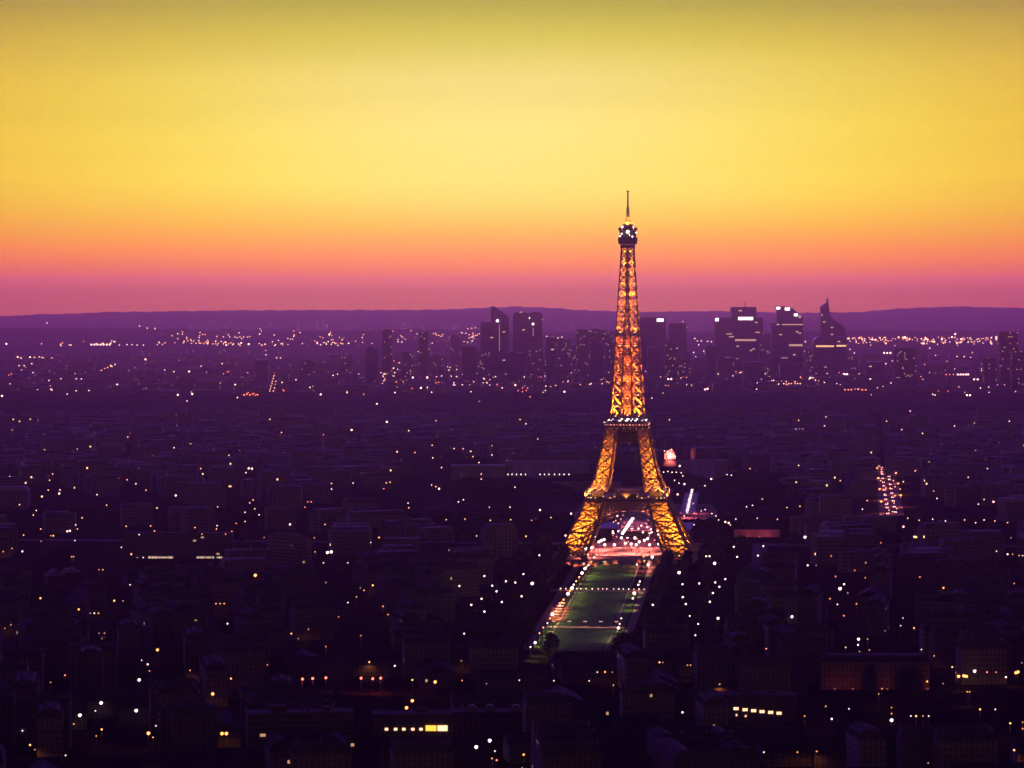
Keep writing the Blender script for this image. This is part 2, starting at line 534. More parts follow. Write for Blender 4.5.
def lattice_leg(sx, sy, hs, chord, diag, fine=0.0):
    m = MB()
    C = lambda h, k: corner(sx, sy, h, *((0, 0), (1, 0), (1, 1), (0, 1))[k % 4])
    for a, b in zip(hs, hs[1:]):
        for k in range(4):
            m.beam(C(a, k), C(b, k), chord)
            m.beam(C(b, k), C(b, k + 1), diag)
            m.beam(C(a, k), C(b, k + 1), diag)
            m.beam(C(a, k + 1), C(b, k), diag)
            if fine:
                mid = (a + b) / 2
                m.beam(C(mid, k), C(mid, k + 1), fine)
                m.beam(C(mid, k), (C(b, k) + C(b, k + 1)) / 2, fine * .8); m.beam(C(mid, k + 1), (C(b, k) + C(b, k + 1)) / 2, fine * .8)
                m.beam(C(mid, k), (C(a, k) + C(a, k + 1)) / 2, fine * .8); m.beam(C(mid, k + 1), (C(a, k) + C(a, k + 1)) / 2, fine * .8)
                pa, pb = (C(a, k) + C(a, k + 1)) / 2, (C(b, k) + C(b, k + 1)) / 2
                m.beam(pa, pb, fine)
                    
    return m

def steps(a, b, n, ratio=1.0):
    ws = [ratio ** k for k in range(n)]
    s, out = sum(ws), [a]
    for w in ws:
        out.append(out[-1] + (b - a) * w / s)
    return out

lamp_bm = MB()
lamp_bm.box((0, 0, 0.5), (1.4, 1.0, 1.0)); lamp_bm.box((0, 0, 1.15), (1.2, 0.8, 0.3), mi=1)
flood_mesh = lamp_bm.mesh('floodlight', [M['pole'], glow_mat('floodlight glass', (1.0, 0.55, 0.15), 5.0)])

def aimed(name, power, col, radius, parent, p, aim, cone=150, blend=0.6):
    l = bpy.data.lights.new(name, 'SPOT')
    l.energy, l.color, l.shadow_soft_size = power, col, radius
    l.spot_size, l.spot_blend = math.radians(cone), blend
    o = link(name, l, parent, p)
    o.rotation_euler = Vector(aim).to_track_quat('-Z', 'Y').to_euler()
    return o

def floodlight(parent, p, power, col=(1.0, 0.42, 0.055), radius=0.8, aim=(0, 0.5, 1)):
    """a projector standing inside the ironwork: its housing and the light it throws up"""
    o = link('floodlight', flood_mesh, parent, p)
    aimed('floodlight_beam', power, col, radius, o, (0, 0, 2.0), aim)
    return o

TP = 9.0                                     # one dial for all the projectors
AMBER, RED = (1.0, 0.285, 0.016), (1.0, 0.18, 0.018)
for sx, sy in ((-1, -1), (1, -1), (1, 1), (-1, 1)):
    near = sy < 0
    pil = lattice_leg(sx, sy, steps(0, 50, 5, 0.92), 1.7, 1.2, 0.6).build('pillar', M['iron'], tower)
    for i in (0, 1):
        for j in (0, 1):
            p = corner(sx, sy, 0, i, j)
            ft = MB()
            ft.box((p.x, p.y, 1.6), (6.0, 6.0, 3.2))
            ft.cyl((p.x, p.y, 3.2), 2.2, 1.2, 8, 0, 1.4)
            ft.build('footing', M['stone'], pil)
    for h, pw in ((1.5, 15), (9, 15), (18, 13), (27, 9), (36, 3)):
        c = O(h) - Wd(h) / 2
        floodlight(pil, (sx * c, sy * c, h), TP * pw * (1000 if near else 1700), AMBER, 0.8, (0, 0.3, 1))
    up = lattice_leg(sx, sy, steps(58, 113, 6, 0.92), 1.5, 1.1, 0.5).build('upper_pillar', M['iron'], tower)
    for h, pw in ((60, 6.5), (68, 5.5), (77, 3.6), (86, 2.2), (96, 1.0)):
        c = O(h) - Wd(h) / 2
        floodlight(up, (sx * c, sy * c, h), TP * pw * (1000 if near else 1500), AMBER, 0.8, (0, 0.3, 1))

# the great arches between the feet and the lattice girder above them
def side(k):
    """maps (along, height, inset) on face k to tower coordinates"""
    def f(u, h, inset=0.0):
        o = O(h) - inset
        return Vector(((u, -o, h), (o, u, h), (-u, o, h), (-o, -u, h))[k])
    return f
for k in range(4):
    S = side(k)
    m = MB()
    n = 22
    R1, H1 = 37.0, 36.5
    for i in range(n):
        a0, a1 = math.pi * i / n, math.pi * (i + 1) / n
        for dr_, w in ((0.0, 1.1), (3.4, 1.1)):
            p = S(-math.cos(a0) * (R1 + dr_), 2 + math.sin(a0) * (H1 + dr_ - 2), 0.8)
            q = S(-math.cos(a1) * (R1 + dr_), 2 + math.sin(a1) * (H1 + dr_ - 2), 0.8)
            m.beam(p, q, w)
        p = S(-math.cos(a0) * R1, 2 + math.sin(a0) * (H1 - 2), 0.8)
        q = S(-math.cos(a0) * (R1 + 3.4), 2 + math.sin(a0) * (H1 + 1.4), 0.8)
        r = S(-math.cos(a1) * (R1 + 3.4), 2 + math.sin(a1) * (H1 + 1.4), 0.8)
        m.beam(p, q, 0.6); m.beam(p, r, 0.5)
    arch = m.build('arch', M['iron'], tower)
    for u, h in ((-30, 17), (30, 17), (-18, 31), (18, 31)):
        q = S(u, h, 4.0)
        floodlight(arch, (q.x, q.y, q.z), TP * 260, AMBER, 0.5, (-q.x * .02, -q.y * .02 + (.5 if k == 0 else 0), 1))
    m = MB()
    for i in range(-9, 9):
        u0, u1 = i * 3.0, (i + 1) * 3.0
        for h in (42.0, 45.5, 49.0):
            m.beam(S(u0, h, 0.6), S(u1, h, 0.6), 0.9)
        for h0, h1 in ((42.0, 45.5), (45.5, 49.0)):
            m.beam(S(u0, h0, 0.6), S(u1, h1, 0.6), 0.5); m.beam(S(u1, h0, 0.6), S(u0, h1, 0.6), 0.5)
        m.beam(S(u0, 42, 0.6), S(u0, 49, 0.6), 0.6)
        t = 1 - (u0 / (R1 + 3.4)) ** 2
        if t > 0:
            m.beam(S(u0, 42, 0.6), S(u0, 2 + math.sqrt(t) * (H1 + 1.4), 0.8), 0.7)
    m.build('girder', M['iron'], tower)

for k in range(4):
    S = side(k)
    m = MB()
    for h in (101.0, 105.5, 110.0, 112.6):
        m.beam(S(-(O(h) - Wd(h)), h, .5), S(O(h) - Wd(h), h, .5), 1.1)
    for i in range(-6, 6):
        for h0, h1 in ((101, 105.5), (105.5, 110)):
            g0 = O(h1) - Wd(h1)
            u0, u1 = g0 * i / 6, g0 * (i + 1) / 6
            m.beam(S(u0, h0, .5), S(u1, h1, .5), .6); m.beam(S(u1, h0, .5), S(u0, h1, .5), .6)
    m.build('upper_girder', M['dark_iron'], tower)

def ring(m, half, z, h, inner, mi=0):
    t = half - inner
    c = half - t / 2
    m.box((0, -c, z), (2 * half, t, h), mi=mi); m.box((0, c, z), (2 * half, t, h), mi=mi)
    m.box((-c, 0, z), (t, 2 * inner, h), mi=mi); m.box((c, 0, z), (t, 2 * inner, h), mi=mi)

def platform(name, half, inner, z, gallery_h, bays):
    m = MB()
    ring(m, half, z, 1.0, inner)
    ring(m, half - 0.6, z - 1.6, 1.6, half - 3.0)
    p = m.build(name, M['dark_iron'], tower)
    g_ = MB()
    ring(g_, half + 0.25, z + gallery_h, 0.5, half - 0.4)
    ring(g_, half + 0.3, z - 0.75, 0.45, half - 0.3)
    for k in range(4):
        for i in range(bays + 1):
            u = -half + 2 * half * i / bays
            x, y = ((u, -half), (half, u), (u, half), (-half, u))[k]
            g_.box((x, y, z + gallery_h / 2 + 0.3), (0.45, 0.45, gallery_h - 0.8))
        for i in range(bays):
            u = -half + 2 * half * (i + 0.5) / bays
            x, y = ((u, -half), (half, u), (u, half), (-half, u))[k]
            s = (2 * half / bays - 0.4, 0.15) if k % 2 == 0 else (0.15, 2 * half / bays - 0.4)
            g_.box((x, y, z + 1.15), (s[0], s[1], 0.9))
    g_.build('gallery_rail', M['iron'], p)
    return p

p1 = platform('first_platform', 36.6, 17.0, 50.5, 7.0, 22)
bulb = MB(); bulb.cyl((0, 0, 0), 0.12, 2.4, 6); bulb.ball((0, 0, 2.8), 0.5, 1, 1.6)
bulb_w = bulb.mesh('gallery_lamp', [M['pole'], glow_mat('gallery lamp glow', (1.0, 0.52, 0.16), 4.5)])
for k in range(4):
    for i in range(5):
        u = (-20, -10, 0, 10, 20)[i]
        x, y = ((u, -35.6), (35.6, u), (u, 35.6), (-35.6, u))[k]
        link('gallery_lamp', bulb_w, p1, (x, y, 50.9))
for x, y in ((-31, -34.6), (-27, -34.6), (31, -34.6), (27, -34.6), (33.5, -31), (-33.5, -31), (34.5, 20), (-34.5, 20), (0, -33.4), (14, -33.4), (-14, -33.4)):
    floodlight(p1, (x, y, 51.2), TP * (5000 if abs(x) > 20 else 700), (1.0, 0.33, 0.07), 0.5)
rooms = MB()
for k in range(4):
    x, y = ((0, -26), (26, 0), (0, 26), (-26, 0))[k]
    rooms.box((x, y, 53.6), (22, 11, 5.0) if k % 2 == 0 else (11, 22, 5.0))
    rooms.box((x, y, 56.4), (24, 13, 0.5) if k % 2 == 0 else (13, 24, 0.5))
rooms.build('pavilion', M['dark_iron'], p1)

p2 = platform('second_platform', 18.6, 8.0, 114.6, 3.4, 16)
m = MB(); ring(m, 17.0, 119.2, 0.8, 6.0); ring(m, 15.0, 117.2, 3.2, 9.0); m.build('upper_deck', M['dark_iron'], p2)
lw = MB(); lw.ball((0, 0, 0), 0.75, 0, 0.8)
lamp_w = lw.mesh('deck_lamp', glow_mat('deck lamp white', (1.0, 0.85, 0.75), 5.0))
lamp_r = lw.mesh('deck_lamp_red', glow_mat('deck lamp red', (1.0, 0.30, 0.22), 2.2))
for k in range(4):
    for u, s in ((-13.8, .6), (-6.9, 1.0), (-5.7, 1.0), (-1.0, 1.1), (0.4, 1.0), (3.8, .8), (7.4, .9), (8.2, .8), (13.5, .5)):
        x, y = ((u, -16.6), (16.6, u), (u, 16.6), (-16.6, u))[k]
        o = link('deck_lamp', lamp_w, p2, (x, y, 119.9)); o.scale = (s, s, s * .8)
    for i in range(13):
        u = -16.8 + 2.8 * i
        x, y = ((u, -19.1), (19.1, u), (u, 19.1), (-19.1, u))[k]
        o = link('deck_lamp', lamp_r, p2, (x, y, 116.3)); o.scale = [0.55 + 0.35 * ((i * 5 + k) % 3) / 2] * 3
        if i % 2:
            o = link('deck_lamp', lamp_r, p2, (x, y, 112.9)); o.scale = [0.42] * 3

# the shaft
hs = steps(121, 196, 8, 0.965) + steps(196, 275, 11, 0.96)[1:]
m = MB()
for sx in (-1, 1):
    for sy in (-1, 1):
        q = lattice_leg(sx, sy, hs, 1.25, 0.8)
        m.add(q.v, q.f)
for a, b in zip(hs, hs[1:]):
    for k in range(4):
        S = side(k)
        g0, g1 = O(a) - Wd(a), O(b) - Wd(b)
        m.beam(S(-g1, b, 0.1), S(g1, b, 0.1), 0.8)
        if g0 > 1.5:
            m.beam(S(-g0, a, 0.3), S(g1, b, 0.3), 0.5); m.beam(S(g0, a, 0.3), S(-g1, b, 0.3), 0.5)
shaft = m.build('shaft', M['iron'], tower)
lift = MB()
hc = steps(121, 272, 26, 0.985)
for a, b in zip(hc, hc[1:]):
    ca, cb = min(2.4, O(a) * .42), min(2.4, O(b) * .42)
    q = [(-1, -1), (1, -1), (1, 1), (-1, 1)]
    for k in range(4):
        (x0, y0), (x1, y1) = q[k], q[(k + 1) % 4]
        lift.beam((x0 * ca, y0 * ca, a), (x0 * cb, y0 * cb, b), 0.75)
        lift.beam((x0 * cb, y0 * cb, b), (x1 * cb, y1 * cb, b), 0.6)
        lift.beam((x0 * ca, y0 * ca, a), (x1 * cb, y1 * cb, b), 0.55)
        lift.beam((x1 * ca, y1 * ca, a), (x0 * cb, y0 * cb, b), 0.55)
lift.build('lift_guide', M['iron'], shaft)
for sx in (-1, 1):
    for sy in (-1, 1):
        for h, pw, col in ((122.5, 7.5, AMBER), (131, 3.2, AMBER), (141, 2.4, RED), (152, 2.2, RED), (163, 2.0, RED), (174, 1.8, RED), (185, 1.6, RED),
                           (197, 3.2, AMBER), (207, 2.4, AMBER), (217, 2.2, AMBER), (228, 1.9, AMBER), (238, 1.7, AMBER), (248, 1.5, AMBER), (257, 1.3, AMBER)):
            c = O(h) - Wd(h) / 2
            floodlight(shaft, (sx * c, sy * c, h), TP * pw * 1900, col, 0.5, (0, 0.25, 1))
for h, pw in ((123, 2.0), (138, 1.4), (153, 1.4), (168, 1.2), (183, 1.1)):
    for y in (-6.2, 6.2):
        floodlight(shaft, (0, y * O(h) / 15, h), TP * pw * 1000, RED, 0.5, (0, .6 if y < 0 else -.2, 1))
mp = MB(); ring(mp, 10.6, 196.3, 0.9, 5.0); mp.build('landing', M['iron'], shaft)

# the summit
p3 = MB()
p3.plate([(x * 6.4, y * 6.4) for x, y in ((-1, -1), (1, -1), (1, 1), (-1, 1))], 273.5, 276.3)
p3.box((0, 0, 279.6), (16.2, 16.2, 5.6)); p3.box((0, 0, 283.0), (14.6, 14.6, 0.9)); p3.box((0, 0, 277.2), (14.0, 14.0, 1.2))
for i in range(9):
    for k in range(4):
        u = -8.0 + 2.0 * i
        x, y = ((u, -8.3), (8.3, u), (u, 8.3), (-8.3, u))[k]
        p3.box((x, y, 281.0), (0.25, 0.25, 3.4))
top = p3.build('summit_platform', M['dark_iron'], tower)
cu = MB()
cu.box((0, 0, 286.0), (12.2, 12.2, 5.0)); cu.box((0, 0, 289.0), (14.6, 14.6, 1.0)); cu.box((0, 0, 291.4), (9.0, 9.0, 3.8))
for x, y in ((-6.6, -6.6), (6.6, -6.6), (6.6, 6.6), (-6.6, 6.6), (0, -7.2), (0, 7.2), (-7.2, 0), (7.2, 0)):
    cu.beam((x, y, 283), (x * 1.06, y * 1.06, 291.5), 0.5)
    cu.box((x * 1.05, y * 1.05, 290.4), (2.2, 2.2, 1.8))
cup = cu.build('cupola', M['dark_iron'], top)
dm = MB()
prof = [(5.6, 293.3), (5.4, 294.6), (4.2, 296.4), (2.4, 297.8), (1.5, 299.2), (1.5, 301.0)]
for (ra, za), (rb, zb) in zip(prof, prof[1:]):
    dm.cyl((0, 0, za), ra, zb - za, 16, 0, rb)
dome_o = dm.build('dome', M['iron'], top)
bl = MB(); bl.ball((0, 0, 0), 1.0)
bright = bl.mesh('beacon', glow_mat('beacon white', (1.0, 0.95, 0.80), 7.0))
bright_y = bl.mesh('beacon_amber', glow_mat('beacon amber', (1.0, 0.62, 0.12), 2.5))
for x, y, z, s in ((0.2, -7.5, 287.6, 1.5), (-5.2, -7.3, 286.0, .55), (-6.6, -7.5, 283.9, .6), (4.4, -7.4, 283.4, .6), (-4.6, -5, 292.2, .7), (5.2, -5, 292.0, .6), (7.5, -2, 287, .5), (-7.5, 2, 286.5, .5), (1.8, -7.3, 284.8, .4)):
    o = link('beacon', bright, top, (x, y, z)); o.scale = (s, s, s)
for x, y, z, s in ((-5.6, -5.6, 293.6, .8), (5.6, -5.6, 293.6, .8), (5.6, 5.6, 293.6, .8), (-5.6, 5.6, 293.6, .8), (0, -6.4, 294.0, .7)):
    floodlight(top, (x * 1.1, y * 1.1, z - 1.2), TP * 1500, (1.0, 0.55, 0.06), 0.4)
for x, y, z in ((-3.4, -4.3, 268), (3.4, -4.3, 268), (-3.4, 4.3, 268), (3.4, 4.3, 268)):
    floodlight(top, (x * .7, y * .7, z), TP * 350, AMBER, 0.4)
an = MB()
an.cyl((0, 0, 301.0), 1.5, 9.0, 10, 0, 1.15); an.cyl((0, 0, 310.0), 0.8, 13.3, 8, 0, 0.6)
for z in (303, 305.5, 308, 312, 315.5, 319):
    for k in range(6):
        a = k * math.pi / 3
        an.beam((0, 0, z), (2.0 * math.cos(a) * (1 if z < 310 else .6), 2.0 * math.sin(a) * (1 if z < 310 else .6), z + 0.4), 0.28)
an.box((0, 0, 323.6), (2.6, 2.6, 0.8)); an.cyl((0, 0, 324), 0.2, 2.0, 6)
an.build('antenna', M['dark_iron'], top)
# ------------------------------------------------------------------ the business district on the skyline
SKY = 'skyscrapers of the business district on the horizon'

def tower_at(name, label, outline, Y, depth, m='glass', cat='skyscraper', dy=0.0):
    """outline in picture pixels at distance Y; foot on the ground"""
    foot = min(at_y(px, py, Y).z for px, py in outline)
    xs = [p[0] for p in outline]
    cx = at_y((min(xs) + max(xs)) / 2, 340, Y).x
    t = thing(name, label, cat, (cx, Y, 0), 0, SKY)
    pts = []
    for px, py in outline:
        p = at_y(px, py, Y)
        pts.append((p.x - cx, max(0.0, p.z)))
    w = MB()
    w.prism(pts, 0, depth)
    w.build('wall', M[m], t)
    t['Y'] = Y
    return t, cx

def on_face(t, cx, name, mat_, x0, y0, x1, y1, thick=1.2, proud=0.4):
    """a sign, a lit storey or a mast on the face towards us"""
    Y = t.location.y
    a, b = at_y(x0, y0, Y), at_y(x1, y1, Y)
    m = MB()
    m.box(((a.x + b.x) / 2 - cx, -thick / 2 - proud + 0.3, (a.z + b.z) / 2), (abs(b.x - a.x), thick, abs(a.z - b.z)))
    return m.build(name, M[mat_] if isinstance(mat_, str) else mat_, t)

B = 384                                      # pixel row safely below every foot
def rect(x0, x1, y):
    return [(x0, B), (x1, B), (x1, y), (x0, y)]

M['band_l'] = glow_mat('lit storey', (1.0, 0.52, 0.34), 0.75)
M['band_o'] = glow_mat('lit amber storey', (1.0, 0.50, 0.22), 1.6)
M['seam_l'] = glow_mat('lit stair shaft', (1.0, 0.60, 0.60), 0.45)

t, c = tower_at('skyscraper', 'slim flat-topped tower block, the one farthest to the left of the skyline', rect(382, 392, 331), 7600, 30, 'concrete')
on_face(t, c, 'plant_room', 'slate', 384, 329.4, 390, 331)
t, c = tower_at('skyscraper', 'short flat-topped tower block standing between two slim ones', rect(418.5, 428.5, 332), 7600, 30, 'concrete')
on_face(t, c, 'plant_room', 'slate', 421, 330.6, 427, 332)
t, c = tower_at('skyscraper', 'faint low tower block just left of the wedge-topped skyscraper', rect(450.5, 460.5, 334), 8600, 30, 'concrete')
t, c = tower_at('skyscraper', 'plain dark slab tower with a flat roof, touching the wedge-topped skyscraper', rect(480.5, 494, 322), 7500, 34)
t, c = tower_at('skyscraper', 'tall skyscraper with a sloping wedge top and one bright round light',
                [(490.5, B), (508.8, B), (508.8, 318), (507.6, 315.4), (503, 312), (493.5, 306.2), (490.8, 306.6)], 7700, 40)
lm = MB(); lm.ball((0, 0, 0), 2.6)
disc_light = lm.mesh('facade_light', M['sign_w'])
link('facade_light', disc_light, t, (at_y(497.4, 320.8, 7700).x - c, -2.8, at_y(497.4, 320.8, 7700).z)).scale = (1.7, 1, 1.6)
on_face(t, c, 'stair_light', 'seam_l', 499.1, 324, 499.7, 351)
t, c = tower_at('skyscraper', 'broad skyscraper of two rounded lobes with a dip between their tops',
                [(513, B), (542.6, B), (542.6, 316), (541.8, 313.4), (539.5, 312), (533, 311.6), (530, 312.6), (528.2, 313.6), (526, 312.5), (522.5, 311.8), (516, 312), (513.8, 313.6), (513, 316.5)], 7800, 60)
link('facade_light', disc_light, t, (at_y(533, 324, 7800).x - c, -2.8, at_y(533, 324, 7800).z)).scale = (1.4, 1, 1.4)
link('facade_light', disc_light, t, (at_y(529.5, 318, 7800).x - c, -2.8, at_y(529.5, 318, 7800).z)).scale = (.6, .6, .8)
on_face(t, c, 'stair_light', 'seam_l', 532.8, 328, 533.5, 336)
on_face(t, c, 'dark_strip', 'slate', 527.4, 314, 529, 372, 1.0, 0.2)  # flat slate strip standing on the face between the lobes
t, c = tower_at('skyscraper', 'wide dark block with a crenellated flat roof just left of the lattice tower',
                [(576.5, B), (614, B), (614, 331.5), (608, 331.5), (608, 330), (600, 330), (600, 329), (592, 329), (592, 330.3), (586, 330.3), (586, 329.2), (576.5, 329.2)], 7400, 40, 'concrete')
t, c = tower_at('skyscraper', 'plain tall slab beside the lattice tower, white sign at its top corner', rect(639.5, 665.8, 317.2), 8000, 40)
on_face(t, c, 'sign', 'sign_w', 656.8, 318.6, 663.6, 321.6)
t, c = tower_at('skyscraper', 'smaller slab tower second to the right of the lattice tower', [(669, B), (687, B), (687, 324.6), (684, 323.8), (670.5, 323.8), (669, 325)], 8100, 34)
on_face(t, c, 'parapet', 'slate', 669, 323.4, 687, 324.6, 2, 0.4)
t, c = tower_at('skyscraper', 'low grey tower block in front of the smaller slab tower', rect(664.5, 676, 341), 7300, 30, 'concrete')
t, c = tower_at('skyscraper', 'massive stepped skyscraper with a raised middle, a mast and a long white sign',
                [(715, B), (763, B), (763, 317.4), (756.4, 317.4), (756.4, 307), (731.6, 307), (731.6, 317.4), (715, 317.4)], 8200, 50)
on_face(t, c, 'sign', 'sign_w', 738.2, 317.0, 753.0, 320.0)
on_face(t, c, 'corner_light', 'sign_w', 715.3, 318.0, 718.6, 321.2)
on_face(t, c, 'mast', 'dark_iron', 744.8, 302.0, 745.7, 307.0)
on_face(t, c, 'lit_storey', 'band_l', 735, 339.2, 756, 341.0)
on_face(t, c, 'lit_storey', 'band_l', 726, 333.5, 732, 334.4)
on_face(t, c, 'lit_storey', 'band_l', 755, 331.8, 760, 332.8)
on_face(t, c, 'lit_storey', 'band_l', 729, 336.2, 734, 337.2)
on_face(t, c, 'logo', 'band_l', 738.5, 310, 742, 311.4)
on_face(t, c, 'lit_shaft', 'band_l', 736.0, 360, 737.2, 374)
t, c = tower_at('skyscraper', 'dark skyscraper with a roof sloping down to the right and three white roof lights',
                [(772, B), (803, B), (803, 316.2), (799, 315.4), (797, 312), (793, 308.6), (787.5, 306.8), (777.2, 305.6), (777.2, 323), (772, 323)], 8000, 44)
on_face(t, c, 'roof_light', 'sign_w', 776.4, 306.8, 780.2, 309.4)
on_face(t, c, 'roof_light', 'sign_w', 784.8, 307.6, 789.8, 310.4)
on_face(t, c, 'roof_light', 'sign_w', 794.0, 313.6, 797.6, 316.2)
on_face(t, c, 'lit_storey', 'band_l', 789, 344.2, 802.5, 346.2)
on_face(t, c, 'lit_storey', 'band_l', 782, 324.0, 803, 325.0)
on_face(t, c, 'lit_storey', 'seam_l', 781, 357.4, 788, 358.4)
t, c = tower_at('skyscraper', 'sail-shaped skyscraper with a tall spire and a curved back sinking to the right',
                [(821, B), (845.6, B), (845.6, 330), (843.5, 326), (838, 322.6), (833.5, 319.2), (831, 316), (829.4, 311), (828.6, 303), (828.2, 298), (827.6, 298), (827.2, 302.5), (824.5, 304), (821, 306.5)], 8300, 30)
on_face(t, c, 'spire', 'dark_iron', 827.6, 296.6, 828.1, 299.0)
t, c = tower_at('office_block', 'wide dark office block with an amber lit storey below the sail-shaped skyscraper', [(812, B), (847, B), (847, 344), (846, 337), (818, 337), (814, 340)], 8050, 50, 'glass', 'office block')
on_face(t, c, 'lit_storey', 'band_o', 816, 345.4, 834, 347.0)
on_face(t, c, 'lit_storey', 'band_o', 836.5, 345.0, 846, 346.6)
on_face(t, c, 'sign', 'sign_b', 823.5, 374.0, 830, 377.0)
t, c = tower_at('skyscraper', 'plain black slab standing alone to the right of the sail-shaped skyscraper', rect(895, 916.5, 348.6), 7000, 40, 'concrete')
on_face(t, c, 'parapet', 'slate', 895, 347.6, 916.5, 348.8, 2, 0.4)
t, c = tower_at('skyscraper', 'tall black slab at the far right end of the skyline', rect(1000, 1018.5, 332), 6900, 40, 'concrete')
t, c = tower_at('skyscraper', 'low block with a slanting roof in front of the far right slab', [(1012, B + 6), (1028, B + 6), (1028, 352), (1012, 350)], 6700, 30, 'concrete')
t, c = tower_at('exhibition_hall', 'low hall with a long pale vaulted roof left of the stepped skyscraper', [(688, B), (718, B), (718, 361), (716, 358.5), (708, 357), (698, 357.6), (690, 359.6), (688, 362)], 7700, 60, 'pale_roof', 'hall')

blocks = [(462, 476, 346), (476, 490, 352), (546, 556, 337), (556, 571, 339.5), (508, 524, 353), (527, 541, 343), (571, 577, 346), (590, 603, 343), (603, 616, 352), (648, 660, 347), (690, 704, 364),
          (706, 716, 346), (718, 733, 352), (763, 772, 333.5), (760, 770, 342), (733, 748, 358), (806, 813, 349), (848, 858, 356), (866, 884, 362), (930, 946, 366), (402, 414, 352), (432, 444, 356), (366, 378, 348), (340, 352, 356),
          (744, 764, 362), (780, 800, 364), (678, 690, 352), (622, 640, 346), (984, 1000, 358), (300, 316, 361), (255, 268, 360), (530, 546, 360), (492, 505, 358)]
blocks.sort()
for i, (x0, x1, y) in enumerate(blocks):
    Y = 7000 + (i * 379) % 1100
    t, c = tower_at('office_block', f'dim mid-rise block among the skyscrapers, {ordinal(i)} of its kind counted from the left', rect(x0, x1, y), Y, 30, 'concrete' if i % 3 else 'glass', 'office block')
    if i % 2:
        on_face(t, c, 'roof_hut', 'slate', x0 + 2, y - 1.2, x0 + (x1 - x0) * .6, y, 6, -7)

# ------------------------------------------------------------------ lights seen in the photograph: kind, size, picture place
LAMPS = []
def lamps(zone, kind, size, pts, x0=0.0, y0=0.0, s=1.0):
    for p in pts.split():
        x, y = p.split(',')
        LAMPS.append((x0 + s * float(x), y0 + s * float(y), kind, size, zone))

W_, O_, R_ = 'white', 'orange', 'red'
A = (0, 400, 0.254)
ZL, ZLL = 'far left streets', 'lower left streets'
lamps(ZL, W_, 1, '282,160 503,146 531,195 685,188 790,270 968,286 38,301 207,291 195,316 236,354 190,355 77,412 143,435 298,492 305,508 295,553 88,596 390,668 405,668 478,580 488,543 497,497 548,530 548,544 517,607 541,620 564,620 593,496 575,355 535,330 500,314 420,414 382,373 618,425 857,421 855,495 965,442 965,478 1003,428 1020,452 983,405 910,340', *A)
lamps(ZL, W_, 2, '992,270 233,368 265,517 692,376 275,515', *A)
lamps(ZL, O_, 1, '131,453 323,464 160,508 93,532 200,534 210,534 162,556 12,597 47,584 768,502 852,508 282,617 290,617 608,516', *A)
lamps(ZL, O_, 2, '165,380 1005,690', *A)
lamps(ZL, R_, 1, '795,528 888,528 913,517 930,486', *A)
A = (240, 400, 0.3125)
ZM = 'dim streets left of the tower'
lamps(ZM, W_, 1, '133,104 627,66 915,76 953,125 714,156 685,155 617,185 745,181 765,200 806,176 803,100 615,145 503,166 560,168 772,237 772,253 645,216 20,232 293,267 293,285 362,266 480,263 468,265 538,330 613,272 627,277 699,326 715,319 798,343 864,343 880,279 720,381 660,383 757,435 915,436 45,348 15,388 42,320 267,521 418,456 445,440 275,584 345,521 397,609', *A)
lamps(ZM, W_, 2, '470,70 357,96 38,219 28,219 637,284 960,352 160,398 280,488 292,486', *A)
lamps(ZM, O_, 1, '801,385 866,383 995,376 540,345 272,398 77,440 238,441 240,486 425,593 373,630', *A)
lamps(ZM, O_, 2, '50,560', *A)
lamps(ZM, R_, 1, '267,111 460,284 933,385 217,326 228,326 208,343 62,368', *A)
ZG = 'trees left of the lawn'
lamps(ZG, W_, 1, '958,497 907,557 782,563 702,595 807,594 851,580 881,584 821,612 901,628 773,636', *A)
lamps(ZG, W_, 2, '935,587', *A)
A = (0, 570, 0.2734)
lamps(ZLL, W_, 1, '476,54 148,103 330,158 345,158 360,158 418,112 450,113 805,123 820,123 832,196 362,231 382,231 518,330 540,345 185,411 695,367 349,515 372,583 352,607 570,570 82,588 110,640 127,657 240,678 270,563', *A)
lamps(ZLL, W_, 2, '509,402 370,486 292,531 498,514', *A)
lamps(ZLL, O_, 1, '288,144 18,213 40,200 560,612 845,397', *A)
lamps(ZLL, O_, 2, '576,292 543,597 778,453 812,598 828,598', *A)
lamps(ZLL, R_, 1, '790,123 547,369 238,385 978,347', *A)
A = (260, 570, 0.293)
ZC = 'dark quarter below the lawn'
lamps(ZLL, W_, 1, '225,42 350,70 330,91 300,111 420,124 107,217 131,234 268,160 225,261 460,327', *A)
lamps(ZLL, O_, 1, '383,52 437,152 344,224 165,202 27,325', *A)
lamps(ZG, W_, 1, '757,101 721,119 766,142 825,109 697,217', *A)
lamps(ZC, W_, 1, '373,314 687,310 885,376 1003,378 520,375 773,388 802,618 792,643 900,630 895,675', *A)
lamps(ZC, W_, 2, '738,604 784,582', *A)
lamps(ZC, O_, 2, '598,382 520,446 500,470', *A)
lamps(ZC, R_, 1, '690,377 808,649', *A)
lamps(ZC, R_, 2, '145,372 180,370 225,368 345,369 385,371 412,369', *A)  # red lamps added to make the reddish patches glow
A = (520, 570, 0.2579)
ZT = 'trees right of the lawn'
lamps(ZC, W_, 1, '131,429 268,430 330,395 358,396 300,396 774,443 541,358 554,358 649,369 661,369 630,552 840,562 874,566', *A)
lamps(ZC, O_, 1, '362,447', *A)
lamps(ZT, W_, 1, '515,135 630,55 631,105 643,132 658,178 691,209 680,253 736,123 748,89 757,48 773,65 796,35 695,52', *A)
lamps(ZT, W_, 2, '768,187 617,10', *A)
lamps(ZT, R_, 1, '955,305', *A)
A = (760, 570, 0.258)
ZR = 'dark streets on the right'
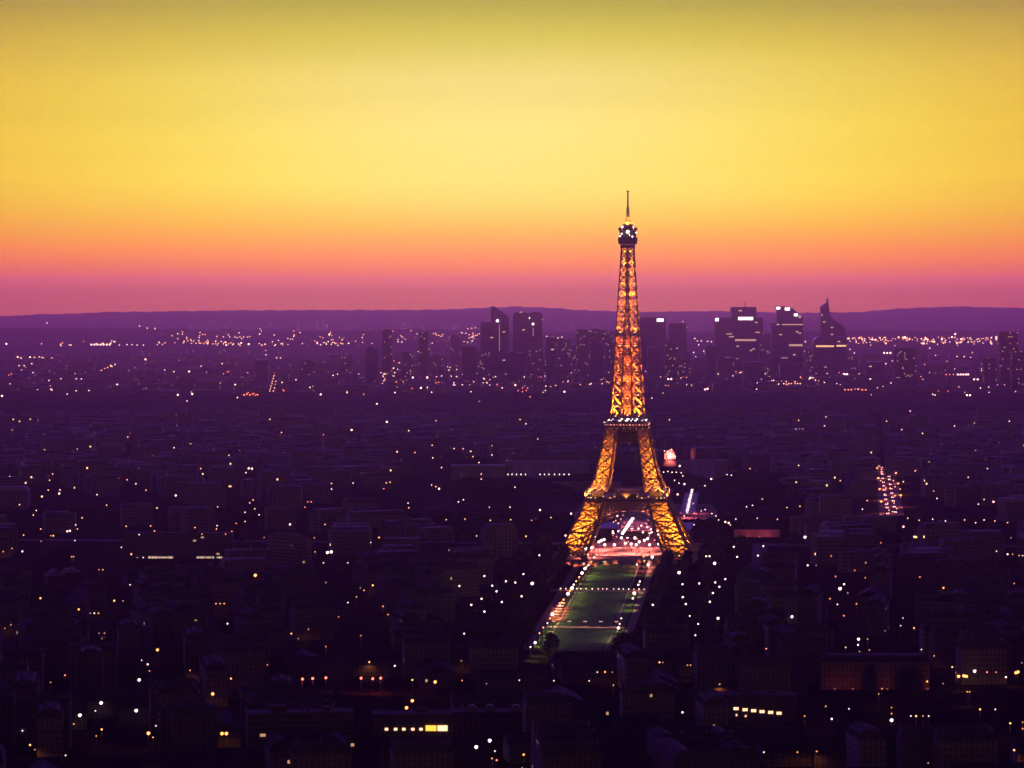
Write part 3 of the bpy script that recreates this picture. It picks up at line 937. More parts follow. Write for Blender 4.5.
lamps(ZR, W_, 1, '326,55 340,89 271,111 300,133 380,290 386,316 417,268 332,300 711,69 985,52 554,186 545,216 597,225 485,236 626,308 675,333 745,376 710,440 812,472 803,472 953,415 1015,360 173,566 345,538 278,577 510,533 510,557 585,566 605,566 632,566 654,566 912,540 853,540 652,748 15,706 220,703', *A)
lamps(ZR, W_, 2, '310,72 124,181 382,268 832,392 510,582', *A)
lamps(ZR, O_, 1, '408,30 374,131 424,310 648,432 460,480 473,460 255,528 970,594 1018,590 1018,615 145,706 985,698', *A)
lamps(ZR, O_, 2, '790,410 800,412 770,412 1000,395 992,398', *A)
lamps(ZR, R_, 1, '293,25 325,177 25,303 880,396 915,396', *A)
A = (680, 400, 0.336)
lamps(ZR, W_, 1, '615,63 685,33 345,87 355,87 365,87 430,77 520,91 660,88 817,77 980,63 208,204 140,222 153,224 477,240 245,295 493,312 357,316 557,299 543,325 198,318 700,211 665,243 765,293 858,230 905,296 888,310 678,352 712,358 752,355 790,360 847,357 880,365 905,357 937,360 975,365 985,410 598,425 450,464 380,492 405,492 488,548 500,573 445,590 553,484 993,546 782,558 942,450 975,459 990,459 1010,463 1020,463', *A)
lamps(ZR, W_, 2, '93,235 493,304 933,303 665,377 476,562', *A)
lamps(ZR, O_, 1, '318,320', *A)
lamps(ZR, R_, 1, '463,525 520,507 551,530 714,527 755,271', *A)
ZV = 'avenue right of the tower'
lamps(ZV, O_, 1, '592,197 600,206 600,217 597,240 605,255 613,262 625,262 640,258 635,240 655,265 610,280 640,285 618,307 637,307 645,323 622,328 632,332 605,268', *A)
ZQ = 'quay right of the tower'
lamps(ZQ, W_, 1, '75,326 95,338 107,345 237,407 115,357', *A)
lamps(ZQ, W_, 2, '135,363 145,366 372,408', *A)
lamps(ZQ, O_, 1, '230,352 290,355 150,372', *A)
lamps(ZT, W_, 1, '78,465 88,465 160,437 170,467 232,463 248,435 135,533 57,545 105,543 117,554 98,574', *A)
lamps(ZT, W_, 2, '103,486', *A)
A = (555, 470, 0.1465)
ZB = 'plaza under the arch'
lamps(ZB, W_, 2, '432,418 453,463 545,463 590,380 690,360 575,490 645,510 708,505 340,510 252,530 72,447 110,298 425,312 610,480 555,510 520,505 600,425 480,500', *A)
lamps(ZB, W_, 2, '395,420 570,400 630,390 655,405 660,425 700,415 705,440 632,468 405,510 335,475 318,480 300,490 210,535 160,310 155,318 635,395', *A)
lamps(ZB, O_, 1, '400,355 430,365 415,345 605,590 610,620', *A)
lamps(ZB, R_, 1, '560,470 500,490 470,480 420,455 680,480 740,490', *A)
A = (525, 540, 0.1497)
ZE, ZF = 'left edge of the lawn', 'right edge of the lawn'
lamps(ZE, W_, 1, '37,715 150,555 233,437 325,298 424,167 463,115', *A)
lamps(ZE, O_, 1, '97,622 207,475 258,398 342,275 443,145 480,98 168,523 245,418 300,340 362,248 412,178', *A)
lamps(ZE, W_, 2, '68,685 183,495 287,358 314,320 381,220 401,190', *A)
lamps(ZE, O_, 1, '123,585', *A)
lamps(ZF, W_, 1, '643,523 720,390 757,299 767,277 748,163 632,560', *A)
lamps(ZF, W_, 2, '623,587 730,355 823,165 850,113 728,345', *A)
lamps(ZT, W_, 1, '853,433', *A)
lamps(ZG, W_, 1, '97,102', *A)
lamps(ZG, W_, 2, '47,290', *A)
A = (650, 440, 0.1367)
ZP = 'square behind the tower'
lamps(ZP, W_, 1, '402,335 555,250 590,258 708,488 750,478 628,578 323,620 250,555 240,262', *A)
lamps(ZP, W_, 2, '217,190 448,285 252,322 202,398', *A)
lamps(ZP, W_, 1, '100,235 130,230 162,236 192,236 228,240 212,315 180,295', *A)
lamps(ZP, W_, 1, '158,68 105,80 185,120 120,145', *A)
# keep one lamp where two readings of the photograph name the same light
seen, keep = [], []
for l in LAMPS:
    if all((l[0] - q[0]) ** 2 + (l[1] - q[1]) ** 2 > 1.7 ** 2 for q in seen):
        if l[2] == W_ and l[3] == 1 and l[4] in (ZL, ZM, ZLL, ZR, ZC) and (len(keep) * 13) % 10 < 5:
            l = (l[0], l[1], O_, 1, l[4])
        seen.append(l); keep.append(l)
LAMPS = keep
LPX = np.array([(l[0], l[1]) for l in LAMPS])
LANTERN_Z = 9.0
LPOS = [at_z(l[0], l[1], LANTERN_Z) for l in LAMPS]
LDEP = np.array([p.y for p in LPOS])

# these lit features must stay in sight too
KEEP = [(x, 557, 2645) for x in range(146, 224, 6)] + [(x, 728, 1590) for x in range(380, 452, 6)] + [(x, 708 + (x - 735) * .1, 1640) for x in range(733, 784, 6)]
KEEP += [(x, y, 1996) for x in range(566, 612, 6) for y in (632, 640, 646)] + [(x, y, 1775) for x in range(824, 932, 8) for y in (673, 680, 687)]
KEEP += [(x, y, 2575) for x in range(276, 306, 6) for y in (536, 544, 552)] + [(x, 579, 2400) for x in (52, 60, 68, 74)] + [(x, 545, 2700) for x in (426, 436, 446)] + [(x, 721, 1592) for x in (472, 490, 516)]
KEEP += [(x, y, 3080) for x in (686, 690, 694) for y in (494, 500, 506, 512)]
KEEP += [(x, 532, 2800) for x in range(736, 782, 8)]
LPX = np.vstack([LPX, np.array([(k[0], k[1]) for k in KEEP])])
LDEP_ALL = np.concatenate([LDEP, np.array([float(k[2]) for k in KEEP])])

def hides_lamp(corners, pad=2.0):
    """would a body with these corners stand in front of a light of the photograph?"""
    x, y, d = project(corners)
    x0, x1, y0, y1, near = x.min() - pad, x.max() + pad, y.min() - pad, y.max() - 1.0, d.min()
    inside = (LPX[:, 0] > x0) & (LPX[:, 0] < x1) & (LPX[:, 1] > y0) & (LPX[:, 1] < y1) & (LDEP_ALL > near - 6)
    return bool(inside.any())
# ------------------------------------------------------------------ lawn, paths, plaza
def strip(name, m, u0, u1, v0, v1, z):
    b = MB()
    P = [park(u0, v0, z), park(u1, v0, z), park(u1, v1, z), park(u0, v1, z)]
    b.add([tuple(p) for p in P], [(0, 1, 2, 3)])
    return struct(b.build(name, M[m]))

LU = -6.0                                     # middle of the lawn against the tower's middle
strip('park_ground', 'ground', -170, 160, -760, 40, 0.004)
strip('lawn', 'lawn', LU - 19, LU + 19, -735, -350, 0.012)
strip('lawn', 'lawn', LU - 19, LU + 19, -320, -100, 0.012)
for s in (-1, 1):
    strip('lawn', 'lawn', LU + s * 25 - 3, LU + s * 25 + 3, -735, -350, 0.012)
    strip('gravel_path', 'gravel', LU + s * 20.5 - 1.0, LU + s * 20.5 + 1.0, -735, -105, 0.016)
    strip('gravel_path', 'gravel', LU + s * 32 - 3, LU + s * 32 + 3, -735, -95, 0.016)
strip('gravel_path', 'gravel', LU - 42, LU + 42, -345, -325, 0.02)
strip('gravel_path', 'gravel', LU - 28, LU + 28, -598, -590, 0.02)
strip('gravel_path', 'gravel', LU - 30, LU + 30, -670, -668, 0.02)
strip('gravel_path', 'gravel', LU - 30, LU + 30, -512, -510.4, 0.02)
strip('plaza', 'gravel', -62, 62, -95, 94, 0.02)
strip('esplanade', 'gravel', -75, 75, 372, 640, 0.02)
strip('quay_road', 'asphalt', -700, 900, 95, 120, 0.02)
strip('road', 'asphalt', -20, 20, 70, 900, 0.028)
for s in (-1, 1):
    strip('avenue', 'asphalt', s * 118 - 7, s * 118 + 7, -900, 90, 0.02)
for v in (-470, -490, -510, -530, -548):
    strip('gravel_path', 'gravel', LU - 31, LU - 16, v - 3.5, v + 3.5, 0.024)

def pool(p, power, col, size=1.0, parent=None, aim=(0, 0.15, -1)):
    """the light a shielded lamp throws on the ground below it"""
    return aimed('lamp_light', power, col, size, parent, p, aim, 160, 0.5)

# ------------------------------------------------------------------ street lamps
lamp_mesh = {}
def lamp_body(kind, size, dist, tone=0):
    bucket = 0 if dist < 2100 else 1 if dist < 2900 else 2 if dist < 3700 else 3
    key = (kind, size, bucket, tone)
    if key not in lamp_mesh:
        r = (0.52, 0.72, 0.92, 1.2)[bucket] * (1.0 if size == 1 else 1.8) * (0.85 if kind == 'red' else 1.0) * (1.05, 0.85, 0.72)[tone]
        m = MB()
        m.cyl((0, 0, 0), 0.22, 0.9, 8); m.cyl((0, 0, 0.9), 0.12, LANTERN_Z - 1.6 - r * .5, 8, 0, 0.08)
        m.cyl((0, 0, LANTERN_Z - 0.9 - r * .5), r * 0.35, 0.35, 8)
        m.ball((0, 0, LANTERN_Z), r, 1)
        m.cyl((0, 0, LANTERN_Z + r * .82), r * 0.55, r * 0.3, 8, 0, 0.05)
        lamp_mesh[key] = m.mesh('street_lamp', [M['pole'], M[{'white': ('white_l', 'white_s', 'pink_s')[tone], 'orange': ('warm_l', 'warm_s', 'warm_s')[tone], 'red': 'red_l'}[kind]]])
    return lamp_mesh[key]

by_zone = {}
for i, l in enumerate(LAMPS):
    by_zone.setdefault((l[4], l[2], l[3]), []).append(i)
near_first = sorted(range(len(LAMPS)), key=lambda i: LDEP[i])
as_things = set(near_first[:296])
far_points = [(LAMPS[i][0], LAMPS[i][1], LAMPS[i][2], LAMPS[i][3]) for i in near_first[296:]]
LOOK = {('white', 1): 'small white globe lamp', ('white', 2): 'bright white globe lamp', ('orange', 1): 'small orange street lamp', ('orange', 2): 'bright orange street lamp', ('red', 1): 'dim red lamp', ('red', 2): 'added red lamp'}
SPILL = {'white': (1.0, 0.72, 0.55), 'orange': (1.0, 0.30, 0.08), 'red': (1.0, 0.10, 0.06)}
LAMP_OBJ = {}
for (zone, kind, size), idx in by_zone.items():
    idx = sorted((i for i in idx if i in as_things), key=lambda i: LAMPS[i][0])
    prep = {'left edge of the lawn': 'along the', 'right edge of the lawn': 'along the', ZB: 'on the', ZQ: 'on the', 'quay right of the tower': 'on the', ZV: 'along the', ZP: 'on the'}.get(zone, 'among the')
    for k, i in enumerate(idx):
        p = LPOS[i]
        tone = 0 if size == 2 or zone in (ZE, ZF, ZB, ZG, ZT) else (0, 1, 1, 2)[(i * 7) % 4]
        o = link('street_lamp', lamp_body(kind, size, p.y, tone), None, (p.x, p.y, 0))
        tag(o, f'{LOOK[kind, size]}, {ordinal(k)} from left {prep} {zone}', 'street lamp', f'street lamps {prep} {zone}')
        LAMP_OBJ[i] = o
        if size == 2 or kind == 'orange' or zone in (ZE, ZF):
            if zone in (ZE, ZF):
                pw = 7500
            elif zone in (ZB,):
                pw = 50000
            elif zone == ZV:
                pw = 7000
            else:
                pw = {'white': 160, 'orange': 900, 'red': 2600}[kind]
            pool((0, 0, LANTERN_Z - 2.0), pw, (1.0, 0.20, 0.17) if zone == ZB else (1.0, 0.72, 0.30) if zone in (ZE, ZF) else SPILL[kind], 0.6, o, (.9, .1, -1) if zone == ZE else (-.9, .1, -1) if zone == ZF else (0, .15, -1))

# ------------------------------------------------------------------ small things on the lawn and the plaza
bd = MB(); bd.cyl((0, 0, 0), 0.14, 1.0, 8); bd.ball((0, 0, 1.5), 0.55, 1)
bollard = bd.mesh('bollard_light', [M['pole'], glow_mat('bollard glow', (1.0, 0.62, 0.50), 3.2)])
for k in range(17):
    p = park(LU - 33 + k * 4.1 + rnd.uniform(-.8, .8), -336, 0)
    o = tag(link('bollard_light', bollard, None, p), f'low glowing bollard light, {ordinal(k)} from the left across the path through the lawn', 'bollard light', 'bollard lights across the lawn path')
    s = rnd.choice((0.6, 0.8, 1.0, 1.15))
    o.scale = (s, s, 1)
for k in range(4):
    p = park(LU - 27 + k * 18, -335, 3.0)
    if k in (0, 3):
        pool(p, 5000, (1.0, 0.2, 0.08))
for k, v in enumerate((-470, -490, -510, -530, -548)):  # red floodlights added to light the gravel strips
    st = thing('path_light', f'added red floodlight on the gravel beside the lawn, {ordinal(k)} from the far end', 'floodlight', park(LU - 24, v + 1, 0), YAW, 'added red floodlights beside the lawn')
    b = MB(); b.cyl((0, 0, 0), 0.1, 3.6, 8); b.build('post', M['pole'], st)
    b = MB(); b.box((0, 0, 3.9), (4.6, 0.7, 0.6)); b.build('lamp_head', [glow_mat('red flood', (1.0, 0.24, 0.14), 3.5)], st)
    pool((0, 0, 3.2), 14000, (1.0, 0.16, 0.06), 0.5, st)
for k in range(5):
    st = thing('path_light', f'pinkish tube light over the pale near path, {ordinal(k)} from the left', 'floodlight', park(LU - 22 + 11 * k, -594, 0), YAW, 'tube lights over the near path')
    b = MB(); b.cyl((0, 0, 0), 0.1, 4.0, 8); b.build('post', M['pole'], st)
    b = MB(); b.box((0, 0, 4.1), (2.6, 0.4, 0.3)); b.build('lamp_head', [glow_mat('pink tube', (1.0, 0.5, 0.42), 1.6)], st)
    pool((0, 0, 3.4), 3200, (1.0, 0.34, 0.25), 0.5, st)

# kiosks with striped awnings on the plaza by the tower's feet
kiosk_group = 'market kiosks on the plaza in front of the tower'
M['kiosk_l'] = glow_mat('kiosk counter glow', (1.0, 0.14, 0.08), 1.6)
spots = [(-46, -112), (-39, -128), (-33, -118), (-28, -106), (-52, -99), (-22, -124), (-14, -112), (14, -90), (23, -96), (31, -88), (36, -103), (-6, -98)]
for k, (u, v) in enumerate(sorted(spots)):
    kt = thing('kiosk', f'small market kiosk with a red-lit front, {ordinal(k)} from the left on the plaza', 'kiosk', park(u, v, 0), YAW + rnd.uniform(-.3, .3), kiosk_group)
    b = MB(); b.box((0, 0, 1.3), (4.6, 3.0, 2.6)); b.build('cabin', M['slab'], kt)
    b = MB(); b.prism([(-2.8, 2.6), (2.8, 2.6), (0, 3.9)], -1.9, 1.9); b.build('roof', M['pale_roof'], kt)
    b = MB(); b.box((rnd.uniform(-.8, .8), -1.6, 1.7), (rnd.uniform(1.0, 2.6), 0.12, rnd.uniform(.5, 1.0))); b.build('counter_light', M['kiosk_l'] if k % 3 else M['win_l'], kt)
    pool((0, -3.2, 2.4), 2600, (1.0, 0.16, 0.08), 0.4, kt)
arch_lamps = [(-30, 10, 9000), (0, 0, 9000), (30, 10, 9000), (-15, 50, 12000), (18, 55, 14000), (0, 105, 22000), (40, 106, 22000), (-40, 106, 18000)]  # lamps added to give the ground under the arch its pink glow
arch_lamps.sort(key=lambda q: park(q[0], q[1]).x / park(q[0], q[1]).y)
for k, (u, v, pw) in enumerate(arch_lamps):
    st = thing('mast_lamp', f'added mast lamp casting pink light under the arch, {ordinal(k)} of its kind from the left', 'mast lamp', park(u, v, 0), 0, 'added mast lamps under the arch')
    b = MB(); b.cyl((0, 0, 0), 0.2, 14, 8, 0, 0.12); b.build('post', M['pole'], st)
    b = MB(); b.box((0, 0, 14.2), (2.4, 0.8, 0.5)); b.build('lamp_head', M['white_l'], st)
    pool((0, 0, 13), pw * 2.4, (1.0, 0.20, 0.16), 0.6, st)

# ------------------------------------------------------------------ bridge over the river with queued cars
br = thing('bridge', 'low stone arch bridge crossing the river behind the lattice tower', 'bridge', park(0, 290, 0), YAW)
b = MB(); b.box((0, 30, 6.4), (30, 300, 1.2)); b.build('deck', M['stone'], br)
for s in (-1, 1):
    b = MB(); b.box((s * 14.6, 30, 7.5), (0.6, 300, 1.0)); b.build('parapet', M['stone'], br)
for k in range(6):
    b = MB(); b.box((0, -95 + 50 * k, 2.9), (26, 6, 5.8)); b.build('pier', M['stone'], br)

pinks = []  # pink lamps added to redden the bridge deck and the esplanade
for v, us in ((120, (-13, 13)), (170, (-13, 13)), (220, (-13, 13)), (270, (-13, 13)), (385, (-60, -20, 20, 60)), (430, (-45, 0, 45)), (490, (-50, 0, 50))):
    for u in us:
        pinks.append((u, v))
pinks.sort(key=lambda q: (q[1] > 300, park(*q).x / park(*q).y))
for k, (u, v) in enumerate(pinks):
    far_side = v > 300
    st = thing('mast_lamp', f'added pink mast lamp {"on the esplanade past the bridge" if far_side else "on the bridge deck"}, {ordinal(k - (8 if far_side else 0))} from left', 'mast lamp', park(u, v, 0 if far_side else 7.0), 0,
               'added mast lamps on the esplanade' if far_side else 'added mast lamps on the bridge')
    b = MB(); b.cyl((0, 0, 0), 0.18, 11, 8, 0, 0.1); b.build('post', M['pole'], st)
    b = MB(); b.box((0, 0, 11.2), (1.8, 0.9, 0.5)); b.ball((0, 0, 11.0), 0.8); b.build('lamp_head', M['pink_s'], st)
    pool((0, 0, 10.4), 75000 if far_side else 36000, (1.0, 0.16, 0.20), 0.6, st)

body = MB()
body.prism([(-2.2, .35), (2.2, .35), (2.2, .85), (1.3, 1.0), (.6, 1.5), (-1.2, 1.5), (-1.9, 1.0), (-2.2, .95)], -.9, .9)
car_body = body.mesh('body', M['pole'])
hl = MB(); hl.ball((0, 0, 0), 0.75)
head_mesh = hl.mesh('headlight', glow_mat('headlight glow', (1.0, 0.86, 0.82), 9.0))
tl = MB(); tl.ball((0, 0, 0), 0.6)
tail_mesh = tl.mesh('tail_light', glow_mat('tail light glow', (1.0, 0.08, 0.06), 4.0))
wh = MB()
for k in range(1):
    n = 10
    wh.add([(0.33 * math.cos(2 * math.pi * i / n), s * .1, 0.33 * math.sin(2 * math.pi * i / n)) for s in (-1, 1) for i in range(n)],
           [tuple(range(n)), tuple(range(2 * n - 1, n - 1, -1))] + [(i, n + i, n + (i + 1) % n, (i + 1) % n) for i in range(n)])
wheel_mesh = wh.mesh('wheel', M['dark_iron'])
def car(p, rz, label, group):
    t = thing('car', label, 'car', p, rz, group)
    link('body', car_body, t)
    for s in (-1, 1):
        link('headlight', head_mesh, t, (2.1, s * .62, .75))
        link('tail_light', tail_mesh, t, (-2.15, s * .62, .8))
        for x in (-1.35, 1.35):
            link('wheel', wheel_mesh, t, (x, s * .85, .33))
    return t
V0, V1 = at_z(892, 516), at_z(884, 466)
vd = (V1 - V0).normalized()
vn = Vector((vd.y, -vd.x, 0))
b = MB()
b.add([tuple(V0 - vn * 13 + Vector((0, 0, .02))), tuple(V0 + vn * 13 + Vector((0, 0, .02))), tuple(V1 + vn * 13 + Vector((0, 0, .02))), tuple(V1 - vn * 13 + Vector((0, 0, .02)))], [(0, 1, 2, 3)])
struct(b.build('avenue', M['asphalt']))
Lv = (V1 - V0).length
for k in range(9):
    p = V0 + vd * (Lv * (k + .3) / 9) + vn * (11 if k % 2 else -11)
    st = thing('mast_lamp', f'tall red-orange mast lamp, {ordinal(k)} from the near end of the avenue right of the tower', 'mast lamp', p, 0, 'mast lamps along the avenue')
    b = MB(); b.cyl((0, 0, 0), 0.2, 13, 8, 0, 0.12); b.build('post', M['pole'], st)
    b = MB(); b.box((0, 0, 13.2), (2.4, 1.2, 0.6)); b.ball((0, 0, 13.0), 1.0); b.build('lamp_head', M['warm_l'], st)
    pool((0, 0, 12.2), 90000, (1.0, 0.20, 0.07), 0.6, st, (0, .1, -1))
for k in range(24):
    p = V0 + vd * (Lv * (k + rnd.uniform(.1, .9)) / 24) + vn * (4 if k % 2 else -4)
    car((p.x, p.y, .03), math.atan2(vd.y, vd.x), f'car with red tail lights driving away on the avenue, {ordinal(k)} from the near end', 'cars on the avenue right of the tower')
P0, P1 = at_z(622.5, 534, 7.2), at_z(633, 518.5, 7.2)
for k in range(11):
    p = P0.lerp(P1, k / 10)
    car((p.x, p.y, 7.0), math.atan2(P0.y - P1.y, P0.x - P1.x), f'car with blazing headlights on the bridge, {ordinal(k)} from the near end of the queue', 'cars queued on the bridge')
P0, P1 = at_z(687, 514, 0.7), at_z(692, 493, 0.7)
fn = thing('fountain', 'long floodlit fountain basin shining white beside the tower', 'fountain', (P0 + P1) / 2 * 1.0, math.atan2(P1.y - P0.y, P1.x - P0.x))
fn.location.z = 0
Lf = (P1 - P0).length
b = MB(); b.box((0, 0, 0.4), (Lf + 6, 16, 0.8)); b.build('basin', M['stone'], fn)
b = MB(); b.box((0, 0, 0.85), (Lf + 2, 12, 0.1)); b.build('water', M['water'], fn)
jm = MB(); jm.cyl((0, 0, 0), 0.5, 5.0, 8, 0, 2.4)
jet_mesh = jm.mesh('jet', glow_mat('glowing water jet', (1.0, 0.72, 0.78), 1.5))  # jets glow by emission, their floodlighting put into the material
for k in range(30):
    link('jet', jet_mesh, fn, (-Lf / 2 + Lf * k / 29, rnd.uniform(-.3, .3), 0.9)).scale = (rnd.uniform(.5, .8), rnd.uniform(.5, .8), rnd.uniform(.4, .9))

# round pavilion with a lit ring on the square behind the tower
rp = at_z(668 + 1.5, 466, 0)
ro = thing('rotunda', 'pavilion with a rounded gable dotted with pink and red lights, behind the tower', 'pavilion', rp)
b = MB(); b.cyl((0, 0, 0), 12, 9, 24); b.build('wall', M['stone'], ro)
b = MB(); b.cyl((0, 0, 9), 13.5, 1.2, 24); b.cyl((0, 0, 10.2), 11, 8, 24, 0, 3); b.build('roof', M['zinc'], ro)
rb = MB(); rb.ball((0, 0, 0), 1.0)
rb_m = rb.mesh('ring_light', glow_mat('pink ring light', (1.0, 0.40, 0.36), 1.3))
rb_r = rb.mesh('ring_light', M['red_l'])
for k in range(13):
    a, q = 2 * math.pi * k / 13 + rnd.uniform(-.2, .2), rnd.uniform(.55, 1.0)
    o = link('facade_light', rb_m if k % 3 else rb_r, ro, (7.4 * q * math.cos(a), -12.0, 14 + 7.5 * q * math.sin(a)))
    o.scale = [rnd.uniform(.6, 1.25)] * 3
b = MB(); b.prism([(-7.5, 10), (7.5, 10), (7.0, 17), (4.5, 21), (0, 23), (-4.5, 21), (-7.0, 17)], -11.2, -10.2); b.build('gable', M['stone'], ro)
pool((0, -18, 14), 60000, (1.0, .16, .15), 1, ro, (0, 1, .1))  # fill light added for the gable; no lamp stands here

# ------------------------------------------------------------------ the two curved palace wings
def wing(label, x0, x1, ytop, Y0, Y1, pil):
    n = 14
    t = thing('palace_wing', label, 'palace', at_y((x0 + x1) / 2, 470, (Y0 + Y1) / 2).to_2d().to_3d(), 0, 'palace wings behind the tower')
    base = t.location
    w, r, c = MB(), MB(), MB()
    for i in range(n):
        fa, fb = i / n, (i + 1) / n
        Ya, Yb = Y0 + (Y1 - Y0) * fa ** 1.3, Y0 + (Y1 - Y0) * fb ** 1.3
        a, b_ = at_y(x0 + (x1 - x0) * fa, ytop, Ya), at_y(x0 + (x1 - x0) * fb, ytop, Yb)
        H = a.z
        mid = (a + b_) / 2 - base
        L_, rz = math.hypot(b_.x - a.x, b_.y - a.y), math.atan2(b_.y - a.y, b_.x - a.x)
        w.box((mid.x, mid.y + 9, H * .5), (L_ + .8, 16, H), rz)
        r.box((mid.x, mid.y + 9, H + .7), (L_ + 1.2, 18, 1.4), rz)
        for q in range(4):
            f = (q + .5) / 4
            c.box((a.x + (b_.x - a.x) * f - base.x, a.y + (b_.y - a.y) * f - base.y - .4, H * .47), (1.5, 2.2, H * .94), rz)
    w.build('wall', M['stone'], t); r.build('cornice', M['stone'], t); c.build('colonnade', M['stone'], t)
    return t
wl_ = wing('long curved palace wing with a colonnade, half hidden left of the tower', 585, 508, 462, 3900, 3650, True)
wr_ = wing('curved palace wing with tall pilasters, right of the tower', 682, 722, 461, 3900, 3750, True)
pal = thing('end_pavilion', 'square stone pavilion closing the left palace wing', 'palace', at_z(478, 490, 0))
b = MB(); b.box((0, 0, 14), (62, 30, 28)); b.build('wall', M['stone'], pal)
b = MB(); b.box((0, 0, 28.8), (65, 33, 1.6)); b.build('cornice', M['stone'], pal)
for k in range(7):
    b = MB(); b.box((-26 + k * 8.6, -15.8, 13), (2.6, 1.6, 24)); b.build('pilaster', M['stone'], pal)
for k, x in enumerate((508, 512, 516.5, 521, 525.5, 540, 544.5, 549, 554.5, 559.5, 564, 569)):
    p = at_y(x, 474.4, 3560)
    o = link('terrace_lamp', lamp_body('white', 1, 3000), None, (p.x, p.y, p.z - LANTERN_Z))
    o.scale = (.55, .55, 1)
    tag(o, f'tiny terrace lamp before the left palace wing, {ordinal(k)} from the left', 'lamp', 'lamps on the palace terrace')
tb = MB(); tb.box((0, 0, 0), (170, 14, 11))
a = at_y(540, 474.4, 3560)
to = thing('terrace', 'long stone terrace carrying the small lamps before the left palace wing', 'terrace', (a.x, a.y + 2, 0))
tz = a.z - LANTERN_Z
b = MB(); b.box((0, 0, tz / 2), (190, 16, tz)); b.build('retaining_wall', M['stone'], to)
b = MB(); b.box((0, -8.2, tz + .5), (190, .5, 1.0)); b.build('balustrade', M['stone'], to)
# ------------------------------------------------------------------ trees
def crown_mesh(name, seed, H, R, n, m_leaf):
    r = random.Random(seed)
    m = MB()
    lobes = []
    for i in range(9):
        a = r.uniform(0, 2 * math.pi)
        rr = R * r.uniform(0.15, 0.62)
        lobes.append((rr * math.cos(a), rr * math.sin(a), H * r.uniform(.42, .86), R * r.uniform(.34, .55)))
    lobes.append((0, 0, H * .84, R * .4))
    for i in range(n):
        x, y, z, s = lobes[i % len(lobes)]
        while True:
            d = Vector((r.uniform(-1, 1), r.uniform(-1, 1), r.uniform(-1, 1)))
            if 0.35 < d.length < 1:
                break
        c = Vector((x, y, z)) + d * s * Vector((1, 1, .9)).length / 1.73
        k = r.uniform(.55, 1.15)
        u = Vector((r.uniform(-1, 1), r.uniform(-1, 1), r.uniform(-.6, .6))).normalized()
        v = u.cross(Vector((r.uniform(-1, 1), r.uniform(-1, 1), 1))).normalized()
        m.add([tuple(c - u * k), tuple(c + v * k * .8), tuple(c + u * k), tuple(c - v * k * .7 + d * .25)], [(0, 1, 2, 3)])
    return m.mesh(name, m_leaf)

def trunk_mesh(name, seed, H, R):
    r = random.Random(seed)
    m = MB()
    m.beam((0, 0, 0), (.1, 0, H * .45), .75, 0, .45, 7)
    m.beam((.1, 0, H * .45), (-.15, .1, H * .8), .45, 0, .15, 6)
    for k in range(6):
        a = k * 1.05 + r.uniform(-.3, .3)
        z = H * r.uniform(.3, .5)
        m.beam((0, 0, z), (R * .6 * math.cos(a), R * .6 * math.sin(a), z + H * r.uniform(.18, .32)), .3, 0, .08, 5)
    return m.mesh(name, M['bark'])

TREES = [(crown_mesh('crown', s, H, R, n, M['leaf' if s % 2 else 'leaf2']), trunk_mesh('trunk', s, H, R), H, R)
         for s, H, R, n in ((1, 14, 5.6, 420), (2, 16, 6.4, 480), (3, 12, 5.2, 360), (4, 18, 7.2, 520))]
N_TREE = [0]

def tree(p, k, scale, label, group):
    cm, tm, H, R = TREES[k]
    H, R = H * scale, R * scale
    corners = [(p.x + sx * R, p.y + sy * R, z) for sx in (-1, 1) for sy in (-1, 1) for z in (1, H)]
    if hides_lamp(corners, 0.5):
        return None
    t = thing('tree', label, 'tree', p, rnd.uniform(0, 6.28), group)
    t.scale = (scale, scale, scale)
    link('crown', cm, t); link('trunk', tm, t)
    N_TREE[0] += 1
    return t

def rows(us, v0, v1, step, what, group):
    """plant along the lawn; the labels count the trees that stand"""
    for u, nm in us:
        made = []
        v = v0
        while v < v1:
            t = tree(park(u + rnd.uniform(-1.5, 1.5), v + rnd.uniform(-2, 2)), rnd.randrange(4), rnd.uniform(.8, 1.05), '', group)
            if t:
                made.append(t)
            v += step
        for i, t in enumerate(made):
            t['label'] = f'dark {what}, {ordinal(i)} from the near end of the {nm}'

rows([(-50, 'inner row left of the lawn'), (-66, 'middle row left of the lawn'), (-84, 'outer row left of the lawn')], -760, -95, 15, 'park tree', 'park trees left of the lawn')
rows([(40, 'inner row right of the lawn'), (56, 'middle row right of the lawn'), (76, 'outer row right of the lawn')], -760, -90, 15, 'park tree', 'park trees right of the lawn')

def clump(n, u0, u1, v0, v1, place, group, s0=.85, s1=1.2):
    made = []
    tries = 0
    while len(made) < n and tries < n * 8:
        tries += 1
        t = tree(park(rnd.uniform(u0, u1), rnd.uniform(v0, v1)), rnd.randrange(4), rnd.uniform(s0, s1), '', group)
        if t:
            made.append(t)
    made.sort(key=lambda t: t.location.x / t.location.y)
    for i, t in enumerate(made):
        t['label'] = f'dark tree, {ordinal(i)} from left of those {place}'
clump(16, 68, 130, -60, 60, 'by the right feet of the lattice tower', 'trees right of the tower feet')
clump(14, -140, -70, -60, 60, 'by the left feet of the lattice tower', 'trees left of the tower feet')
clump(10, -52, -30, -718, -660, 'at the near left corner of the lawn', 'trees at the near corner of the lawn', 1.0, 1.3)
clump(12, 130, 330, 60, 92, 'on the quay right of the lattice tower', 'trees on the quay')
clump(12, -420, -150, 60, 92, 'on the quay left of the lattice tower', 'trees on the far left quay')
clump(18, -30, 40, -800, -745, 'below the near end of the lawn', 'trees below the lawn', 0.9, 1.1)

